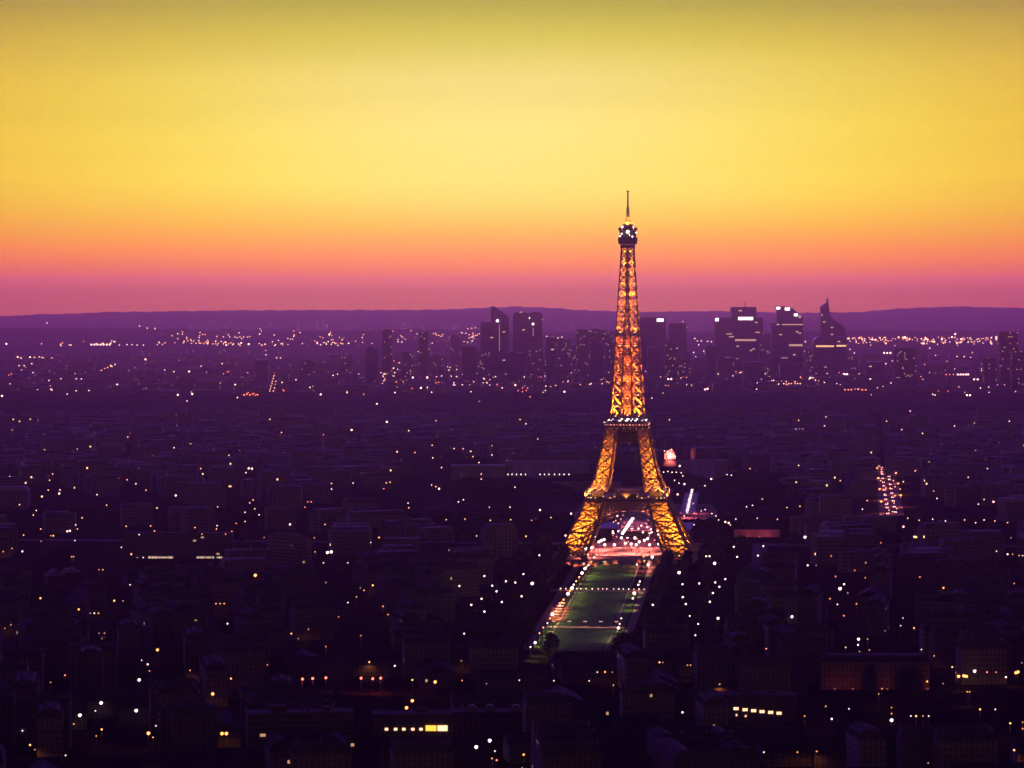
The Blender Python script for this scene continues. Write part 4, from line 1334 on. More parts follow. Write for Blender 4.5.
def edge_round(cx, cy, rx, ry):
    return lambda X, Y: np.clip(1.35 - ((X - cx) / rx) ** 2 - ((Y - cy) / ry) ** 2, 0.02, 1.0)
def garden(px0, px1, y_near, y_far, h, seed):
    a, b = at_z(px0, y_near), at_z(px1, y_far)
    x0, x1 = min(a.x, at_z(px0, y_far).x), max(b.x, at_z(px1, y_near).x)
    return canopy('garden_wood', x0, x1, a.y, b.y, h, 7.0, seed, edge_round((x0 + x1) / 2, (a.y + b.y) / 2, (x1 - x0) / 2, (b.y - a.y) / 2))
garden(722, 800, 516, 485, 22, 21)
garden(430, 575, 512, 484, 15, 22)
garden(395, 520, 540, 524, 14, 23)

def bank(name, x0, x1, off, width, h, seed):
    """a belt of trees along the near river bank"""
    n, rws = max(2, int((x1 - x0) / 6)), 6
    r = np.random.RandomState(seed)
    m = MB()
    for j in range(rws):
        for i in range(n + 1):
            x = x0 + (x1 - x0) * i / n + r.uniform(-2, 2)
            e = 0 < j < rws - 1 and 0 < i < n
            m.v.append((x, 3005 - .17 * x - off - width * (1 - j / (rws - 1)), h * r.uniform(.55, 1.1) if e else -.4))
    for j in range(rws - 1):
        for i in range(n):
            a_ = j * (n + 1) + i
            m.f.append((a_, a_ + 1, a_ + n + 2, a_ + n + 1))
    m.m = [0] * len(m.f)
    return struct(m.build(name, M['wood']), 'stuff')
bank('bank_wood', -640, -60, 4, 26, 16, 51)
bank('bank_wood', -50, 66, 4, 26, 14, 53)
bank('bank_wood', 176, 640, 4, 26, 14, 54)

flood_dim = lamp_bm.mesh('floodlight', [M['pole'], glow_mat('red floodlight glass', (1.0, 0.2, 0.1), 0.6)])
qa, qb = at_z(734, 537), at_z(781, 538)
qw = thing('quay_wall', 'low stone quay wall lit dull red, right of the tower feet', 'wall', ((qa.x + qb.x) / 2, qa.y, 0))
b = MB(); b.box((0, 0, 3.4), (qb.x - qa.x, 1.6, 6.8)); b.build('wall', M['stone'], qw)
b = MB(); b.box((0, -.2, 7.0), (qb.x - qa.x + .6, 2.4, .5)); b.build('coping', M['stone'], qw)
b = MB()
for k in range(9):
    b.box((-(qb.x - qa.x) / 2 + (k + .5) * (qb.x - qa.x) / 9, -1.0, 3.3), (1.1, .9, 6.6))
b.build('buttress', M['stone'], qw)
for k in range(5):
    fl = link('floodlight', flood_dim, qw, (-(qb.x - qa.x) / 2 + (k + .5) * (qb.x - qa.x) / 5, -9, 0))
    pool((0, 0, 2.4), (160, 1100, 380, 1300, 220)[k], (1.0, .11, .22), .5, fl, (0, 1, .1))

# ------------------------------------------------------------------ apartment houses and other buildings, one by one
def mansard(wd, dp, hw, lit='haus', dormers=True):
    """bodies of a Paris house: wall, zinc roof with dormers, chimney walls"""
    w, r, c = MB(), MB(), MB()
    w.box((0, 0, hw / 2), (wd, dp, hw), bottom=False)
    w.box((0, 0, hw + .2), (wd + .9, dp + .9, .5))
    w.box((0, 0, 4.2), (wd + .5, dp + .5, .35))
    w.box((0, 0, hw - 3.2), (wd + .8, dp + .8, .3))
    i1, h1, h2 = 1.6, 3.6, 5.2
    x, y, z = wd / 2, dp / 2, hw + .45
    vs = [(-x, -y, z), (x, -y, z), (x, y, z), (-x, y, z)]
    x1, y1 = x - i1, y - i1
    vs += [(-x1, -y1, z + h1), (x1, -y1, z + h1), (x1, y1, z + h1), (-x1, y1, z + h1)]
    vs += [(-x1 + 3, 0, z + h2), (x1 - 3, 0, z + h2)]
    r.add(vs, [(0, 1, 5, 4), (1, 2, 6, 5), (2, 3, 7, 6), (3, 0, 4, 7), (4, 5, 9, 8), (6, 7, 8, 9), (5, 6, 9), (7, 4, 8)])
    if dormers:
        n = max(2, int(wd / 4.4))
        for k in range(n):
            u = -wd / 2 + (k + .5) * wd / n
            for s in (-1, 1):
                r.box((u, s * (y - .75), z + 1.6), (1.5, 1.7, 2.2))
    n = max(1, int(wd / 14))
    chim = []
    for k in range(n + 1):
        u = -wd / 2 + .5 + k * (wd - 1) / n
        q = MB()
        q.box((u, 0, z + 2.2), (.8, dp * .5, 5.4))
        for j in range(5):
            q.cyl((u, -dp * .2 + j * dp * .1, z + 4.9), .17, .9, 6)
        chim.append(q.mesh('chimney', M['tile']))
    return w.mesh('wall', M[lit]), r.mesh('roof', M['zinc']), chim, hw + 7

def court_block(wd, dp, hw, t=11.5, lit='haus2'):
    """four wings round a courtyard under one ring of zinc roofs"""
    w, r = MB(), MB()
    for (cx, cy, sx, sy) in ((0, -dp / 2 + t / 2, wd, t), (0, dp / 2 - t / 2, wd, t), (-wd / 2 + t / 2, 0, t, dp - 2 * t), (wd / 2 - t / 2, 0, t, dp - 2 * t)):
        w.box((cx, cy, hw / 2), (sx, sy, hw), bottom=False)
    X, Y, z = wd / 2, dp / 2, hw + .02
    def loop(i, zz):
        return [(-X + i, -Y + i, zz), (X - i, -Y + i, zz), (X - i, Y - i, zz), (-X + i, Y - i, zz)]
    L_ = [loop(-.4, z), loop(1.4, z + 3.4), loop(t / 2, z + 4.8), loop(t - 1.4, z + 3.4), loop(t + .3, z)]
    r.add(sum(L_, []), [(4 * k + i, 4 * k + (i + 1) % 4, 4 * k + 4 + (i + 1) % 4, 4 * k + 4 + i) for k in range(4) for i in range(4)])
    n = max(2, int(wd / 4.6))
    for k in range(n):
        u = -wd / 2 + (k + .5) * wd / n
        r.box((u, -Y + .5, z + 1.5), (1.4, 1.6, 2.1))
    chim = []
    for k in range(4):
        q = MB()
        u = -wd / 2 + 1 + k * (wd - 2) / 3
        q.box((u, -Y + t / 2, z + 3), (.8, t * .6, 5.4))
        for j in range(4):
            q.cyl((u, -Y + t * .28 + j * t * .15, z + 5.7), .17, .9, 6)
        chim.append(q.mesh('chimney', M['tile']))
    return w.mesh('wall', M[lit]), r.mesh('roof', M['zinc' if hw > 19 else 'slate']), chim, hw + 6

def slab(wd, dp, hw):
    w, r = MB(), MB()
    w.box((0, 0, hw / 2), (wd, dp, hw), bottom=False)
    for k in range(1, int(hw / 2.9)):
        w.box((0, -dp / 2 - .5, k * 2.9), (wd - 1.0, 1.0, .9))
    r.box((0, 0, hw + .25), (wd + .3, dp + .3, .5))
    r.box((-wd * .2, 0, hw + 2.0), (7, dp * .5, 3.0)); r.box((wd * .25, .5, hw + 1.5), (4, 3.5, 2.0))
    for k in range(3):
        r.cyl((wd * (.02 + .06 * k), -1, hw + .5), .5, 1.3, 8)
    return w.mesh('wall', M['slab']), r.mesh('roof', M['gravel_roof']), [], hw + 4

def hall(wd, dp, hw):
    w, r = MB(), MB()
    w.box((0, 0, hw / 2), (wd, dp, hw), bottom=False)
    z = hw + .01
    r.add([(-wd / 2 - .4, -dp / 2 - .5, z - .2), (wd / 2 + .4, -dp / 2 - .5, z - .2), (wd / 2 + .4, dp / 2 + .5, z - .2), (-wd / 2 - .4, dp / 2 + .5, z - .2), (-wd / 2 - .4, 0, z + dp * .24), (wd / 2 + .4, 0, z + dp * .24)],
          [(0, 1, 5, 4), (2, 3, 4, 5), (1, 2, 5), (3, 0, 4), (3, 2, 1, 0)])
    for k in range(int(wd / 9)):
        r.box((-wd / 2 + 5 + k * 9, -dp * .22, z + dp * .135), (3.0, 1.6, .5))
    return w.mesh('wall', M['haus2']), r.mesh('roof', M['slate']), [], hw + dp * .25

KINDS = {
    'long_mansard': (mansard(44, 13, 19.5), 44, 13, 'long stone apartment house with a zinc mansard roof'),
    'mansard': (mansard(28, 13, 21), 28, 13, 'stone apartment house with a zinc mansard roof'),
    'tall_mansard': (mansard(22, 14, 25, 'haus2'), 22, 14, 'tall narrow apartment house with a mansard roof'),
    'court': (court_block(52, 40, 19.8), 52, 40, 'large apartment block round a courtyard'),
    'small_court': (court_block(38, 34, 18.5, 10.5), 38, 34, 'compact slate-roofed block round a courtyard'),
    'slab': (slab(52, 14, 29), 52, 14, 'modern slab block with balconies and a flat roof'),
    'point': (slab(24, 20, 38), 24, 20, 'modern tower block with a flat roof'),
    'hall': (hall(40, 20, 9), 40, 20, 'low hall with a pitched slate roof'),
}
PLURAL = {k: v[3] for k, v in KINDS.items()}
BOXES = []                                    # footprints already taken: (x, y, radius)
BUILT = []

def free(x, y, r):
    return all((x - a) ** 2 + (y - b) ** 2 > (r + c) ** 2 for a, b, c in BOXES)

def house(kind, x, y, rz, check=True):
    (wm, rm, ch, top), wd, dp, what = KINDS[kind]
    c, s = math.cos(rz), math.sin(rz)
    cs = [(x + u * c - v * s, y + u * s + v * c, z) for u in (-wd / 2, wd / 2) for v in (-dp / 2, dp / 2) for z in (0, top)]
    if check and hides_lamp(cs):
        return None
    px, py, _ = project([(x, y, top)])
    t = thing('building', what, 'building', (x, y, 0), rz)
    link('wall', wm, t)
    r = link('roof', rm, t)
    for m in ch:
        link('chimney', m, r)
    BUILT.append((t, kind, float(px[0]), float(py[0])))
    BOXES.append((x, y, 8.0 if wd < 25 else 11.0 if dp < 22 else 20.0))
    return t

def in_park(x, y):
    u = x - axis_x(y)
    if -760 < y - 2700 < 120 and -112 < u < 108:
        return True
    if 2970 - 0.17 * x < y < 3152 - 0.17 * x:
        return True
    return False

def on_avenue(x, y):
    # the lit avenue that runs away on the right
    if y > 1900:
        ax0 = at_z(892, 515).x + (y - at_z(892, 515).y) * (at_z(884, 467).x - at_z(892, 515).x) / (at_z(884, 467).y - at_z(892, 515).y)
        if abs(x - ax0) < 17:
            return True
    return False

M['strip_l'] = glow_mat('strip of lit shopfronts', (1.0, 0.62, 0.50), 0.95)
# special buildings first
def reserve(x, y, r):
    BOXES.append((x, y, r))

# long white slab with lit ground floor strips, left
a, b_ = at_z(122, 559), at_z(232, 559)
lt = thing('building', 'long low-rise slab with white neon strips along its foot, far left', 'building', ((a.x + b_.x) / 2, a.y + 9, 0))
Lw = b_.x - a.x
m = MB(); m.box((0, 0, 11), (Lw, 14, 22), bottom=False); m.build('wall', M['slab'], lt)
m = MB(); m.box((0, 0, 22.3), (Lw + .6, 14.6, .6)); m.box((-20, 1, 23.8), (9, 6, 2.6)); m.box((14, 1, 23.4), (6, 5, 2)); m.build('roof', M['gravel_roof'], lt)
for x0, x1 in ((148, 173), (196.5, 214), (216.5, 222.5)):
    p, q = at_y(x0, 557.6, a.y), at_y(x1, 557.6, a.y)
    m = MB()
    n = int((x1 - x0) / 1.7)
    for k in range(n):
        x = p.x + (q.x - p.x) * (k + .5) / n - lt.location.x
        m.box((x, -7.3, p.z), ((q.x - p.x) / n * rnd.uniform(.45, .9), .6, rnd.uniform(.9, 1.9)))
    m.build('lit_window_strip', M['strip_l'], lt)
reserve(lt.location.x, lt.location.y, 30); reserve(lt.location.x - 35, lt.location.y, 20); reserve(lt.location.x + 35, lt.location.y, 20)

# terraced block with slanting balcony bands
p = at_z(290, 566)
tb_ = thing('building', 'pale terraced apartment block with slanting balcony bands', 'building', (p.x, p.y, 0), -.62)
m = MB()
for k in range(9):
    m.box((-k * .7, 0, 1.6 + k * 3.0), (36 - k * 1.4, 16, 2.9))
m.build('wall', M['slab'], tb_)
m = MB()
for k in range(9):
    m.box((-k * .7, -8.7, 1.0 + k * 3.0), (36 - k * 1.4, 1.6, 1.1))
m.build('balcony', M['pale_roof'], tb_)
m = MB(); m.box((-5.6, 0, 28.3), (22, 13, .5)); m.box((-8, 1, 29.6), (5, 4, 2.2)); m.build('roof', M['gravel_roof'], tb_)
reserve(p.x, p.y, 24)

# hall with a row of lit windows and a yellow shop front at the bottom
p, q = at_z(378, 736), at_z(449, 736)
sh = thing('building', 'dark hall with five small lit windows and a bright yellow shopfront', 'building', ((p.x + q.x) / 2, p.y + 8, 0))
Lw = q.x - p.x
m = MB(); m.box((0, 0, 5.5), (Lw + 6, 16, 11), bottom=False); m.build('wall', M['haus2'], sh)
m = MB(); m.box((0, 0, 11.3), (Lw + 7, 17, .6)); m.box((4, 2, 12.4), (6, 4, 1.8)); m.build('roof', M['gravel_roof'], sh)
def win(parent, px, py, w_, h_, mat_, name='lit_window', dy=-8.25):
    P_ = at_y(px, py, parent.location.y + dy)
    mm = MB(); mm.box((P_.x - parent.location.x, dy, P_.z), (w_, .3, h_))
    return mm.build(name, M[mat_], parent)
for x in (386.5, 395.6, 403.8, 412.8, 421):
    win(sh, x, 729.2, 1.7 if x > 380 else 1, 1.3, 'win_l')
ya = win(sh, 431, 728.2, 5.6, 2.9, 'shop_l', 'shopfront')
yb = win(sh, 442.5, 728.2, 5.2, 2.9, 'win_l', 'shopfront')
reserve(sh.location.x, sh.location.y, 24)

# large dark institute with rows of warm windows, bottom right
p, q = at_z(728, 722), at_z(790, 726)
ins = thing('building', 'dark flat-roofed block with a row of warm double windows', 'building', ((p.x + q.x) / 2, p.y + 9, 0), math.atan2(q.y - p.y, q.x - p.x) * .0)
Lw = q.x - p.x + 10
m = MB(); m.box((0, 0, 7), (Lw, 16, 14), bottom=False); m.build('wall', M['haus2'], ins)
m = MB(); m.box((0, 0, 14.3), (Lw + 1, 17, .7)); m.box((-6, 0, 15.6), (8, 5, 2)); m.box((9, 2, 15.3), (4, 4, 1.4)); m.build('roof', M['gravel_roof'], ins)
for x, y in ((736, 708.6), (745, 709.7), (753.6, 710.7), (762, 711.6), (770.6, 712.4), (779, 713.2)):
    f = win(ins, x - 1.2, y, 1.3, 1.5, 'win_l', dy=-8.2); win(ins, x + 1.4, y, 1.2, 1.5, 'win_l', dy=-8.2)
for x, y in ((736.6, 715), (745.6, 716)):
    win(ins, x, y, .8, 1.1, 'win_l', dy=-8.2)
reserve(ins.location.x, ins.location.y, 24)

# old academy front glowing dull red between two dark domes, lower right
p, q = at_z(822, 690), at_z(930, 690)
ac = thing('building', 'long stone academy front lit dull red with two dark domes', 'building', ((p.x + q.x) / 2, p.y + 10, 0))
Lw = q.x - p.x
m = MB(); m.box((0, 0, 8), (Lw, 15, 16), bottom=False)
for k in range(15):
    m.box((-Lw / 2 + (k + .5) * Lw / 15, -7.8, 8), (.7, .8, 14))
m.build('wall', M['haus'], ac)
m = MB(); m.box((0, 0, 16.4), (Lw + 1, 16, .8)); m.prism([(-Lw / 2, 16.8), (Lw / 2, 16.8), (Lw / 2 - 3, 20), (-Lw / 2 + 3, 20)], -6, 6); rf_ = m.build('roof', M['slate'], ac)
for px, r_, h_ in ((868, 4.2, 9.5), (907, 9.0, 8)):
    x = at_y(px, 690, ac.location.y).x - ac.location.x
    m = MB()
    prof = [(1.0, 0), (.98, .2), (.9, .45), (.72, .72), (.45, .9), (.12, 1.0)]
    for (ra, za), (rb_, zb) in zip(prof, prof[1:]):
        m.cyl((x, -9.5, 6 + za * h_), ra * r_, (zb - za) * h_, 20, 0, rb_ * r_)
    m.cyl((x, -9.5, 0), r_, 6.0, 20)
    m.cyl((x, -9.5, 6 + h_), .5, 2.0, 8, 0, .2)
    m.build('dome', M['slate'], ac)
for px in (832, 850, 884, 924):
    x = at_y(px, 690, ac.location.y).x - ac.location.x
    fl = link('floodlight', flood_dim, ac, (x, -15, 0.2))
    pool((0, -.5, 2.2), 260, (1.0, .10, .05), .5, fl, (0, 1, .25))
reserve(ac.location.x, ac.location.y, 30); reserve(ac.location.x - 30, ac.location.y, 22); reserve(ac.location.x + 30, ac.location.y, 22)

# pale folded roofs, far left
for k, (px, py) in enumerate(((54, 580), (70, 577))):
    p = at_z(px, py + 6)
    ft_ = thing('building', ('low pavilion with a pale folded zinc roof in the dark left quarter', 'second pale folded roof right behind the low pavilion on the left')[k], 'building', (p.x, p.y + 4, 0), .5 - .3 * k)
    m = MB(); m.box((0, 0, 4), (15, 9, 8), bottom=False); m.build('wall', M['haus2'], ft_)
    m = MB(); m.prism([(-8, 8), (8, 8), (4, 10.2), (0, 13 - k), (-5, 10.5)], -5, 5); m.build('roof', M['pale_roof'], ft_)
    reserve(p.x, p.y + 4, 11)
# pale roof cluster
p = at_z(436, 553)
mm_ = thing('building', 'complex of pale low roofs at the edge of the dark park', 'building', (p.x, p.y, 0), .25)
m = MB(); m.box((0, 0, 5), (34, 24, 10), bottom=False); m.box((-13, 3, 7), (10, 12, 14), bottom=False); m.build('wall', M['haus2'], mm_)
m = MB()
for k in range(5):
    m.prism([(-16 + k * 6.6, 10.02), (-10 + k * 6.6, 10.02), (-13 + k * 6.6, 12.4 + k % 2)], -11, 11)
m.box((-13, 3, 14.3), (10.6, 12.6, .6)); m.build('roof', M['pale_roof'], mm_)
reserve(p.x, p.y, 22)
# vents on the nearest roof
p = at_z(490, 735)
vt = thing('building', 'near black building with three pale roof humps', 'building', (p.x, p.y + 4, 0))
m = MB(); m.box((0, 0, 6), (40, 15, 12), bottom=False); m.build('wall', M['haus2'], vt)
m = MB(); m.box((0, 0, 12.3), (41, 16, .6)); m.build('roof', M['gravel_roof'], vt)
for px in (472, 490, 516):
    x = at_y(px, 722, vt.location.y).x - p.x
    m = MB()
    for a_ in range(6):
        t0, t1 = math.pi * a_ / 6, math.pi * (a_ + 1) / 6
        m.beam((x + 2.6 * math.cos(t0), -3.5, 12.6 + 3 * math.sin(t0)), (x + 2.6 * math.cos(t1), -3.5, 12.6 + 3 * math.sin(t1)), .6)
    m.prism([(x + 2.5 * math.cos(math.pi * j / 10), 12.61 + 2.9 * math.sin(math.pi * j / 10)) for j in range(11)], -3.2, 4.5)
    m.build('roof_hump', M['pale_roof'], vt)
reserve(p.x, p.y + 4, 21)

# the blocks of the left and right quarters, the ones that show largest
def quarter(x0f, x1f, y0, y1, ang, seed, weights, cell=(62, 52)):
    r = random.Random(seed)
    ca, sa = math.cos(ang), math.sin(ang)
    kinds = sum(([k] * n for k, n in weights.items()), [])
    R_ = 1400
    for i in range(-40, 41):
        for j in range(-40, 41):
            gx, gy = i * cell[0] + r.uniform(-3, 3), j * cell[1] + r.uniform(-3, 3)
            x, y = gx * ca - gy * sa, (y0 + y1) / 2 + gx * sa + gy * ca
            if not (y0 <= y <= y1) or not (x0f(y) <= x <= x1f(y)):
                continue
            todo = [(r.choice(kinds), 0, 0)]
            if KINDS[todo[0][0]][2] < 22:
                todo = [(todo[0][0], 0, -13), (r.choice([k for k in kinds if KINDS[k][2] < 22] or kinds), 0, 12)]
            for k, du, dv in todo:
                xx, yy = x + du * ca - dv * sa, y + du * sa + dv * ca
                if in_park(xx, yy) or on_avenue(xx, yy):
                    continue
                rad = 12 if KINDS[k][2] < 22 else 19
                if not free(xx, yy, 4):
                    continue
                q = house(k, xx, yy, ang + r.uniform(-.05, .05) + (math.pi / 2 if r.random() < .12 and KINDS[k][1] - KINDS[k][2] < 20 else 0))
                if q is None:
                    for k2 in ('mansard', 'hall', 'tall_mansard'):
                        xx2, yy2 = xx + r.uniform(-14, 14), yy + r.uniform(-10, 10)
                        if not in_park(xx2, yy2) and free(xx2, yy2, 10) and house(k2, xx2, yy2, ang):
                            break
half = lambda y: y * 0.1693 + 26
MIX = {'long_mansard': 5, 'mansard': 4, 'tall_mansard': 1, 'court': 5, 'small_court': 4, 'slab': 1, 'hall': 1}
NEARMIX = {'long_mansard': 4, 'mansard': 3, 'court': 4, 'small_court': 3, 'slab': 1, 'hall': 2, 'point': 0}
quarter(lambda y: -half(y), lambda y: axis_x(y) - 122, 1960, 2760, .38, 31, MIX)
quarter(lambda y: axis_x(y) + 118, lambda y: half(y), 1960, 2720, -.2, 32, MIX)
quarter(lambda y: -half(y), lambda y: half(y), 1390, 1925, .12, 33, NEARMIX)

# smaller houses and street trees fill the gaps that are left
rf = random.Random(99)
for _ in range(4200):
    y = 1390 + (2760 - 1390) * rf.random() ** .8
    x = rf.uniform(-half(y), half(y))
    if in_park(x, y) or on_avenue(x, y) or (1895 < y < 1990 and abs(x - axis_x(y)) < 60):
        continue
    k = rf.choice(('mansard', 'mansard', 'long_mansard', 'tall_mansard', 'hall', 'small_court'))
    if free(x, y, 13 if KINDS[k][2] < 22 else 19):
        a0 = .12 if y < 1940 else .38 if x < axis_x(y) else -.2
        if house(k, x, y, a0 + rf.choice((0, 0, math.pi / 2)) + rf.uniform(-.08, .08)):
            pass

# keep the 300 that show largest; the rest joins the merged city behind
BUILT.sort(key=lambda b: b[0].location.y)
extra = BUILT[288:]
def drop(o):
    for ch in list(o.children):
        drop(ch)
    bpy.data.objects.remove(o)
extra_at = [(b[0].location.x, b[0].location.y) for b in extra]
for b in extra:
    drop(b[0])
BUILT = BUILT[:288]

def where(x, y):
    d = math.hypot(x, y)
    if y < 1600:
        band = 'along the bottom edge'
    elif y < 1780:
        band = 'just above the bottom row'
    elif y < 1960:
        band = 'just below the lawn'
    elif y < 2200:
        band = 'level with the near lawn'
    elif y < 2480:
        band = 'level with the far lawn'
    else:
        band = 'level with the tower feet'
    f = x / y
    ax_ = axis_x(max(y, 1950)) / max(y, 1950)
    side_ = 'left' if f < ax_ - .045 else 'right' if f > ax_ + .045 else 'middle'
    return band, side_
grp = {}
for t, kind, px, py in BUILT:
    grp.setdefault((where(t.location.x, t.location.y), kind), []).append((px, t))
SHORT = {'long_mansard': 'long mansard house', 'mansard': 'mansard house', 'tall_mansard': 'tall narrow mansard house', 'court': 'large courtyard block', 'small_court': 'slate-roofed courtyard block',
         'slab': 'flat-roofed slab block', 'point': 'flat-roofed tower block', 'hall': 'low pitched-roof hall'}
for ((band, side_), kind), lst in grp.items():
    lst.sort(key=lambda q: q[0])
    for k, (_, t) in enumerate(lst):
        t['label'] = f'dark {SHORT[kind]} {band}, {side_} side, {ordinal(k)} from left'
        t['group'] = f'buildings {band}, {side_} side'

# ------------------------------------------------------------------ the rest of the city, one mass
def city(name, x_half, y0, y1, step, hmin, hmax, seed, skip=None, extra=(), ang=.2):
    r = np.random.RandomState(seed)
    m = MB()
    mr = MB()
    pts = list(extra)
    ca, sa = math.cos(ang), math.sin(ang)
    n = int((y1 - y0) * .75 / step)
    for i in range(-n - 8, n + 9):
        for j in range(-n - 8, n + 9):
            gx, gy = i * step * 1.15, j * step
            x, y = gx * ca - gy * sa, (y0 + y1) / 2 + gx * sa + gy * ca
            if y0 < y < y1 and abs(x) < x_half(y):
                pts.append((x + r.uniform(-5, 5), y + r.uniform(-4, 4)))
    for x, y in pts:
        if skip is not None and skip(x, y):
            continue
        w_, d_ = step * r.uniform(.72, 1.02), step * r.uniform(.32, .62)
        h = r.uniform(hmin, hmax) * (1.0 if r.rand() > .06 else 1.6)
        a = ang + r.choice([0, 0, 0, .35, -.3]) + r.uniform(-.06, .06)
        c, s = math.cos(a), math.sin(a)
        m.box((x, y, h / 2), (w_, d_, h), a, 0, False)
        z = h + .02
        flat = r.rand() < .22
        i1, hh = (.4, .5) if flat else (1.8, 3.6)
        lo = [(-w_ / 2, -d_ / 2), (w_ / 2, -d_ / 2), (w_ / 2, d_ / 2), (-w_ / 2, d_ / 2)]
        hi = [(u * (1 - 2 * i1 / w_), v * (1 - 2 * i1 / d_)) for u, v in lo]
        vs = [(x + u * c - v * s, y + u * s + v * c, z) for u, v in lo] + [(x + u * c - v * s, y + u * s + v * c, z + hh) for u, v in hi]
        m.add(vs, [(0, 1, 5, 4), (1, 2, 6, 5), (2, 3, 7, 6), (3, 0, 4, 7), (4, 5, 6, 7)], 3 if r.rand() < .06 else 2 if flat else 1)
        if r.rand() < .5:
            q = r.uniform(-.3, .3) * w_
            m.box((x + q * c, y + q * s, z + hh + .8), (1.0, d_ * .5, 2.6), a, 1)
    return struct(m.build(name, [M['city'], M['zinc_far'], M['gravel_roof'], M['pale_roof']]), 'stuff')

gar = [(at_z(722, 516).x, at_z(800, 516).x, 3150, 4050), (at_z(430, 512).x, at_z(600, 512).x, 3180, 3600)]
def skip_mid(x, y):
    if in_park(x, y) or on_avenue(x, y):
        return True
    for x0, x1, y0, y1 in gar:
        if y0 < y < y1 and x0 < x < x1:
            return True
    u = x - axis_x(y)
    if 3080 < y < 3990 and -330 < u < 150:
        return True
    return False
LFAR = np.array([(p.x, p.y) for p in LPOS])
def mid_skip(x, y):
    if skip_mid(x, y):
        return True
    if y < 4700 and LFAR.size:
        h = 27.0
        cs = [(x + u, y + v, z) for u in (-18, 18) for v in (-12, 12) for z in (0, h)]
        return hides_lamp(cs, 0.3)
    return False
city('city_blocks', lambda y: y * .1693 + 60, 2480, 5330, 36, 15, 22, 41, mid_skip, extra_at, .3)
# ------------------------------------------------------------------ city beyond the wood, seen through the haze
city('far_city_blocks', lambda y: y * .1693 + 150, 6520, 9900, 62, 10, 26, 43, None, (), -.15)

# ------------------------------------------------------------------ far lights
FAR = []
def far(kind, size, pts, x0=0.0, y0=0.0, s=1.0):
    for p in pts.split():
        x, y = p.split(',')
        FAR.append((x0 + s * float(x), y0 + s * float(y), kind, size))
for x, y, k, s in far_points:
    FAR.append((x, y, k, s))
A = (360, 280, .2539)
far(W_, 1, '445,315 670,313 732,418 730,435 270,343 148,352 370,405 322,378 340,392 403,413 437,440 282,442 265,423 138,443 68,488 205,335 380,380 320,392 8,268 42,268 66,268 150,243 165,244 135,270 300,268 402,262 415,265 440,265 465,265 595,265 895,315 910,365 890,285 870,262 940,340 700,240 757,240 780,228 795,225 735,222 490,320 470,300 720,350 735,330 520,300 360,330 350,355 560,425 500,405 490,390', *A)
far(W_, 2, '550,315 645,382 612,414 708,362 805,440 835,322 683,245 210,370 208,384 265,384 240,425', *A)
far(R_, 1, '623,436 640,440 655,435 670,460 205,427 470,478 60,368 170,400 640,425 660,425', *A)
far(O_, 1, '92,380 95,372 290,212 300,216 310,218 320,222 430,228 438,225 446,222 454,219 462,216 470,212 430,215 445,210 440,190 425,192 455,188', *A)
A = (620, 280, .2539)
far(W_, 1, '510,327 520,340 515,335 550,350 585,350 730,243 745,390 540,405 538,430 605,395 125,465 340,345 975,345 985,390 900,265 930,245 295,230 305,240 320,240 345,242 360,243 310,255 330,280 290,285 360,280 300,262 645,408 745,360 760,385 735,320 770,395 740,265 728,280 610,330 625,410', *A)
far(W_, 2, '570,275 583,286 595,286 750,385 190,390 202,390 345,428 335,431 885,372 895,372', *A)
far(O_, 1, '655,410 665,408 675,408 690,408 700,408 710,408 655,400 690,400 465,330 465,350 472,365 445,330', *A)
far(R_, 1, '885,432 900,432 912,433 925,430 938,430 952,432 966,432 350,345 360,347', *A)
A = (840, 280, .18)
far(W_, 1, '155,487 170,550 283,572 515,635 528,640 780,600 826,595 905,555 955,545 45,425 80,405 55,385 105,375 140,378 600,425 650,425 690,425 725,430 790,467 510,505 255,465 290,450', *A)
far(W_, 2, '245,405 262,405 280,405 298,405 655,525 670,525 685,525 700,525 712,525 745,552 765,552 705,640 722,640 20,523 38,523 985,515 998,515 180,330 640,300 465,352', *A)
far(R_, 1, '30,610 45,610 62,608 100,605 125,610 145,610 590,525 610,525 630,525', *A)
A = (0, 290, .2539)
far(W_, 2, '360,215 372,215 384,215 396,215 408,215 420,215 432,215 25,212 118,265 745,321 573,273 462,373 700,413 757,410 8,417', *A)
far(W_, 1, '470,217 500,215 520,215 540,217 565,217 440,200 85,225 100,227 115,223 220,220 240,219 260,222 280,217 300,220 320,224 345,220 165,265 125,290 95,298 75,298 130,325 453,293 685,322 875,290 792,300 722,354 760,352 785,352 193,356 240,350 300,350 320,350 265,410 300,397 350,396 737,437 935,424 925,373 200,390 205,394 185,130 550,142 580,150 610,152', *A)
far(O_, 1, '740,200 755,210 772,210 790,210 803,211 815,210 838,212 850,212 860,210 880,212 900,212 920,212 940,214 980,213 620,215 628,208 650,208 610,222 640,215 880,185 905,185 925,185 945,185 960,185 975,185 735,185 725,205 400,316 412,310 424,305 436,300', *A)
far(R_, 1, '85,315 45,330 35,335 550,320 562,320 575,320 588,322 600,320 610,323 622,321 893,325 880,330 960,412 972,408 985,412 1000,408 1012,412 978,404', *A)
A = (180, 290, .2148)
far(R_, 1, '480,465 484,470 300,490 312,486 325,490 337,484 350,490 362,488 372,345 215,385 315,385 855,485 225,380', *A)
far(O_, 1, '418,470 421,460 424,448 428,436 430,425 434,412 437,400 440,388 434,470 440,455 443,440 446,425 945,400 950,392', *A)
far(W_, 1, '268,500 778,478 915,530 1000,478 733,392 713,397 833,392 895,385 1000,385 450,316 468,316 487,316 400,302 540,418 383,382 258,440 475,430 640,250 655,255 670,245 690,240 705,252 720,246 735,258 430,240 445,255 458,235 470,250 440,262 830,265 845,268 570,250 605,453', *A)
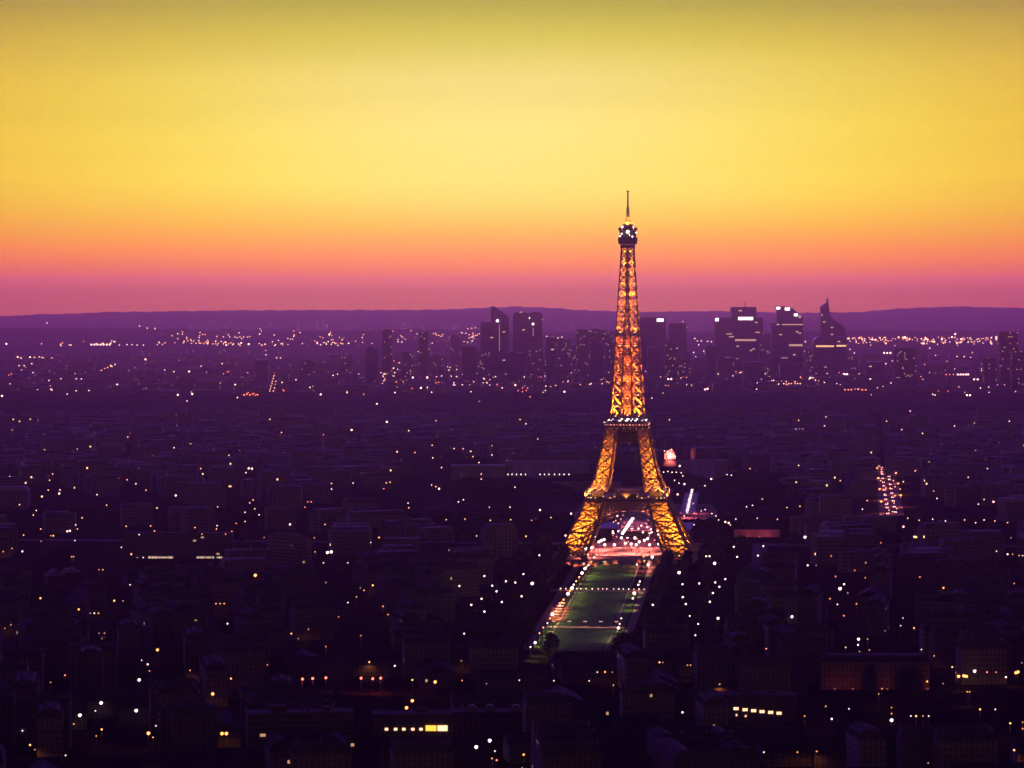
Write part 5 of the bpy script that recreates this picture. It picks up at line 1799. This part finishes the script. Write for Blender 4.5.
far(W_, 2, '655,486 670,350 757,365 695,207 888,270 320,252', *A)
r7 = random.Random(77)
for i in range(190):                                             # the dense glitter on the right
    FAR.append((r7.uniform(846, 1012), 337 + abs(r7.gauss(0, 1)) * 4.2, r7.choice((W_, O_, O_)), .8 if r7.random() < .9 else 2))
for i in range(40):
    FAR.append((r7.uniform(846, 1022), r7.uniform(345, 395), r7.choice((W_, O_, R_)), .7))
for i in range(150):                                              # chains on the plain to the left
    FAR.append((r7.uniform(150, 480), 336 + r7.gauss(0, 1) * 3.2 + 6 * (r7.random() < .5), r7.choice((W_, O_, O_)), r7.uniform(.6, .95)))
for i in range(260):
    FAR.append((r7.uniform(0, 480), r7.uniform(346, 392), r7.choice((W_, O_, R_)), .6))
for i in range(240):
    FAR.append((r7.uniform(380, 720), 386 - abs(r7.gauss(0, 1)) * 17, r7.choice((W_, W_, O_, R_)), r7.uniform(.5, 1.0)))
for i in range(120):
    FAR.append((r7.uniform(690, 860), 386 - abs(r7.gauss(0, 1)) * 14, r7.choice((W_, O_, R_)), r7.uniform(.5, .9)))
for i in range(130):
    FAR.append((r7.uniform(180, 600), r7.gauss(326, 2.5), r7.choice((W_, O_)), .6))
for i in range(60):
    FAR.append((r7.uniform(640, 1024), r7.gauss(325, 3.5), r7.choice((W_, O_)), .45))
for i in range(60):                                              # brighter orange clusters on the left plain
    cx, cy = r7.choice(((60, 343), (104, 343), (122, 344), (190, 341), (215, 342), (240, 344), (275, 345), (30, 358), (110, 367), (150, 370), (330, 344), (345, 343)))
    FAR.append((r7.gauss(cx, 9), r7.gauss(cy, 1.3), r7.choice((O_, O_, W_)), r7.uniform(.8, 1.5)))
for i in range(150):                                             # faint lights in the dim city below the wood
    FAR.append((r7.uniform(0, 1024), r7.uniform(424, 480), r7.choice((W_, R_, O_)), r7.uniform(.3, .55)))
fm = MB()
for x, y, k, s in FAR:
    yy = max(y, 318)
    z = 27.0 if y > 343 else 22.0
    p = at_z(x, yy, z) if y > 338 else None
    if p is None or p.y > 11500:
        Y = 10400 if y > 330 else 11800
        p = at_y(x, y, Y)
    if 5350 < p.y < 6500:
        p = at_y(x, y, p.y)
    rad = 0.57 * s ** .6 * p.y / F_PX * (1.15 if s > 1.4 else 1.0)
    mi = {'white': 0, 'orange': 1, 'red': 2}[k]
    if s < .7:
        mi += 3
    fm.ball((p.x, p.y, p.z), rad, mi)
struct(fm.build('distant_city_lights', [M['far_w'], M['far_o'], M['red_l'], glow_mat('faint white light', (1.0, .6, .62), .8), glow_mat('faint orange light', (1.0, .4, .25), .8), glow_mat('faint red light', (1.0, .2, .15), .7)]), 'stuff')
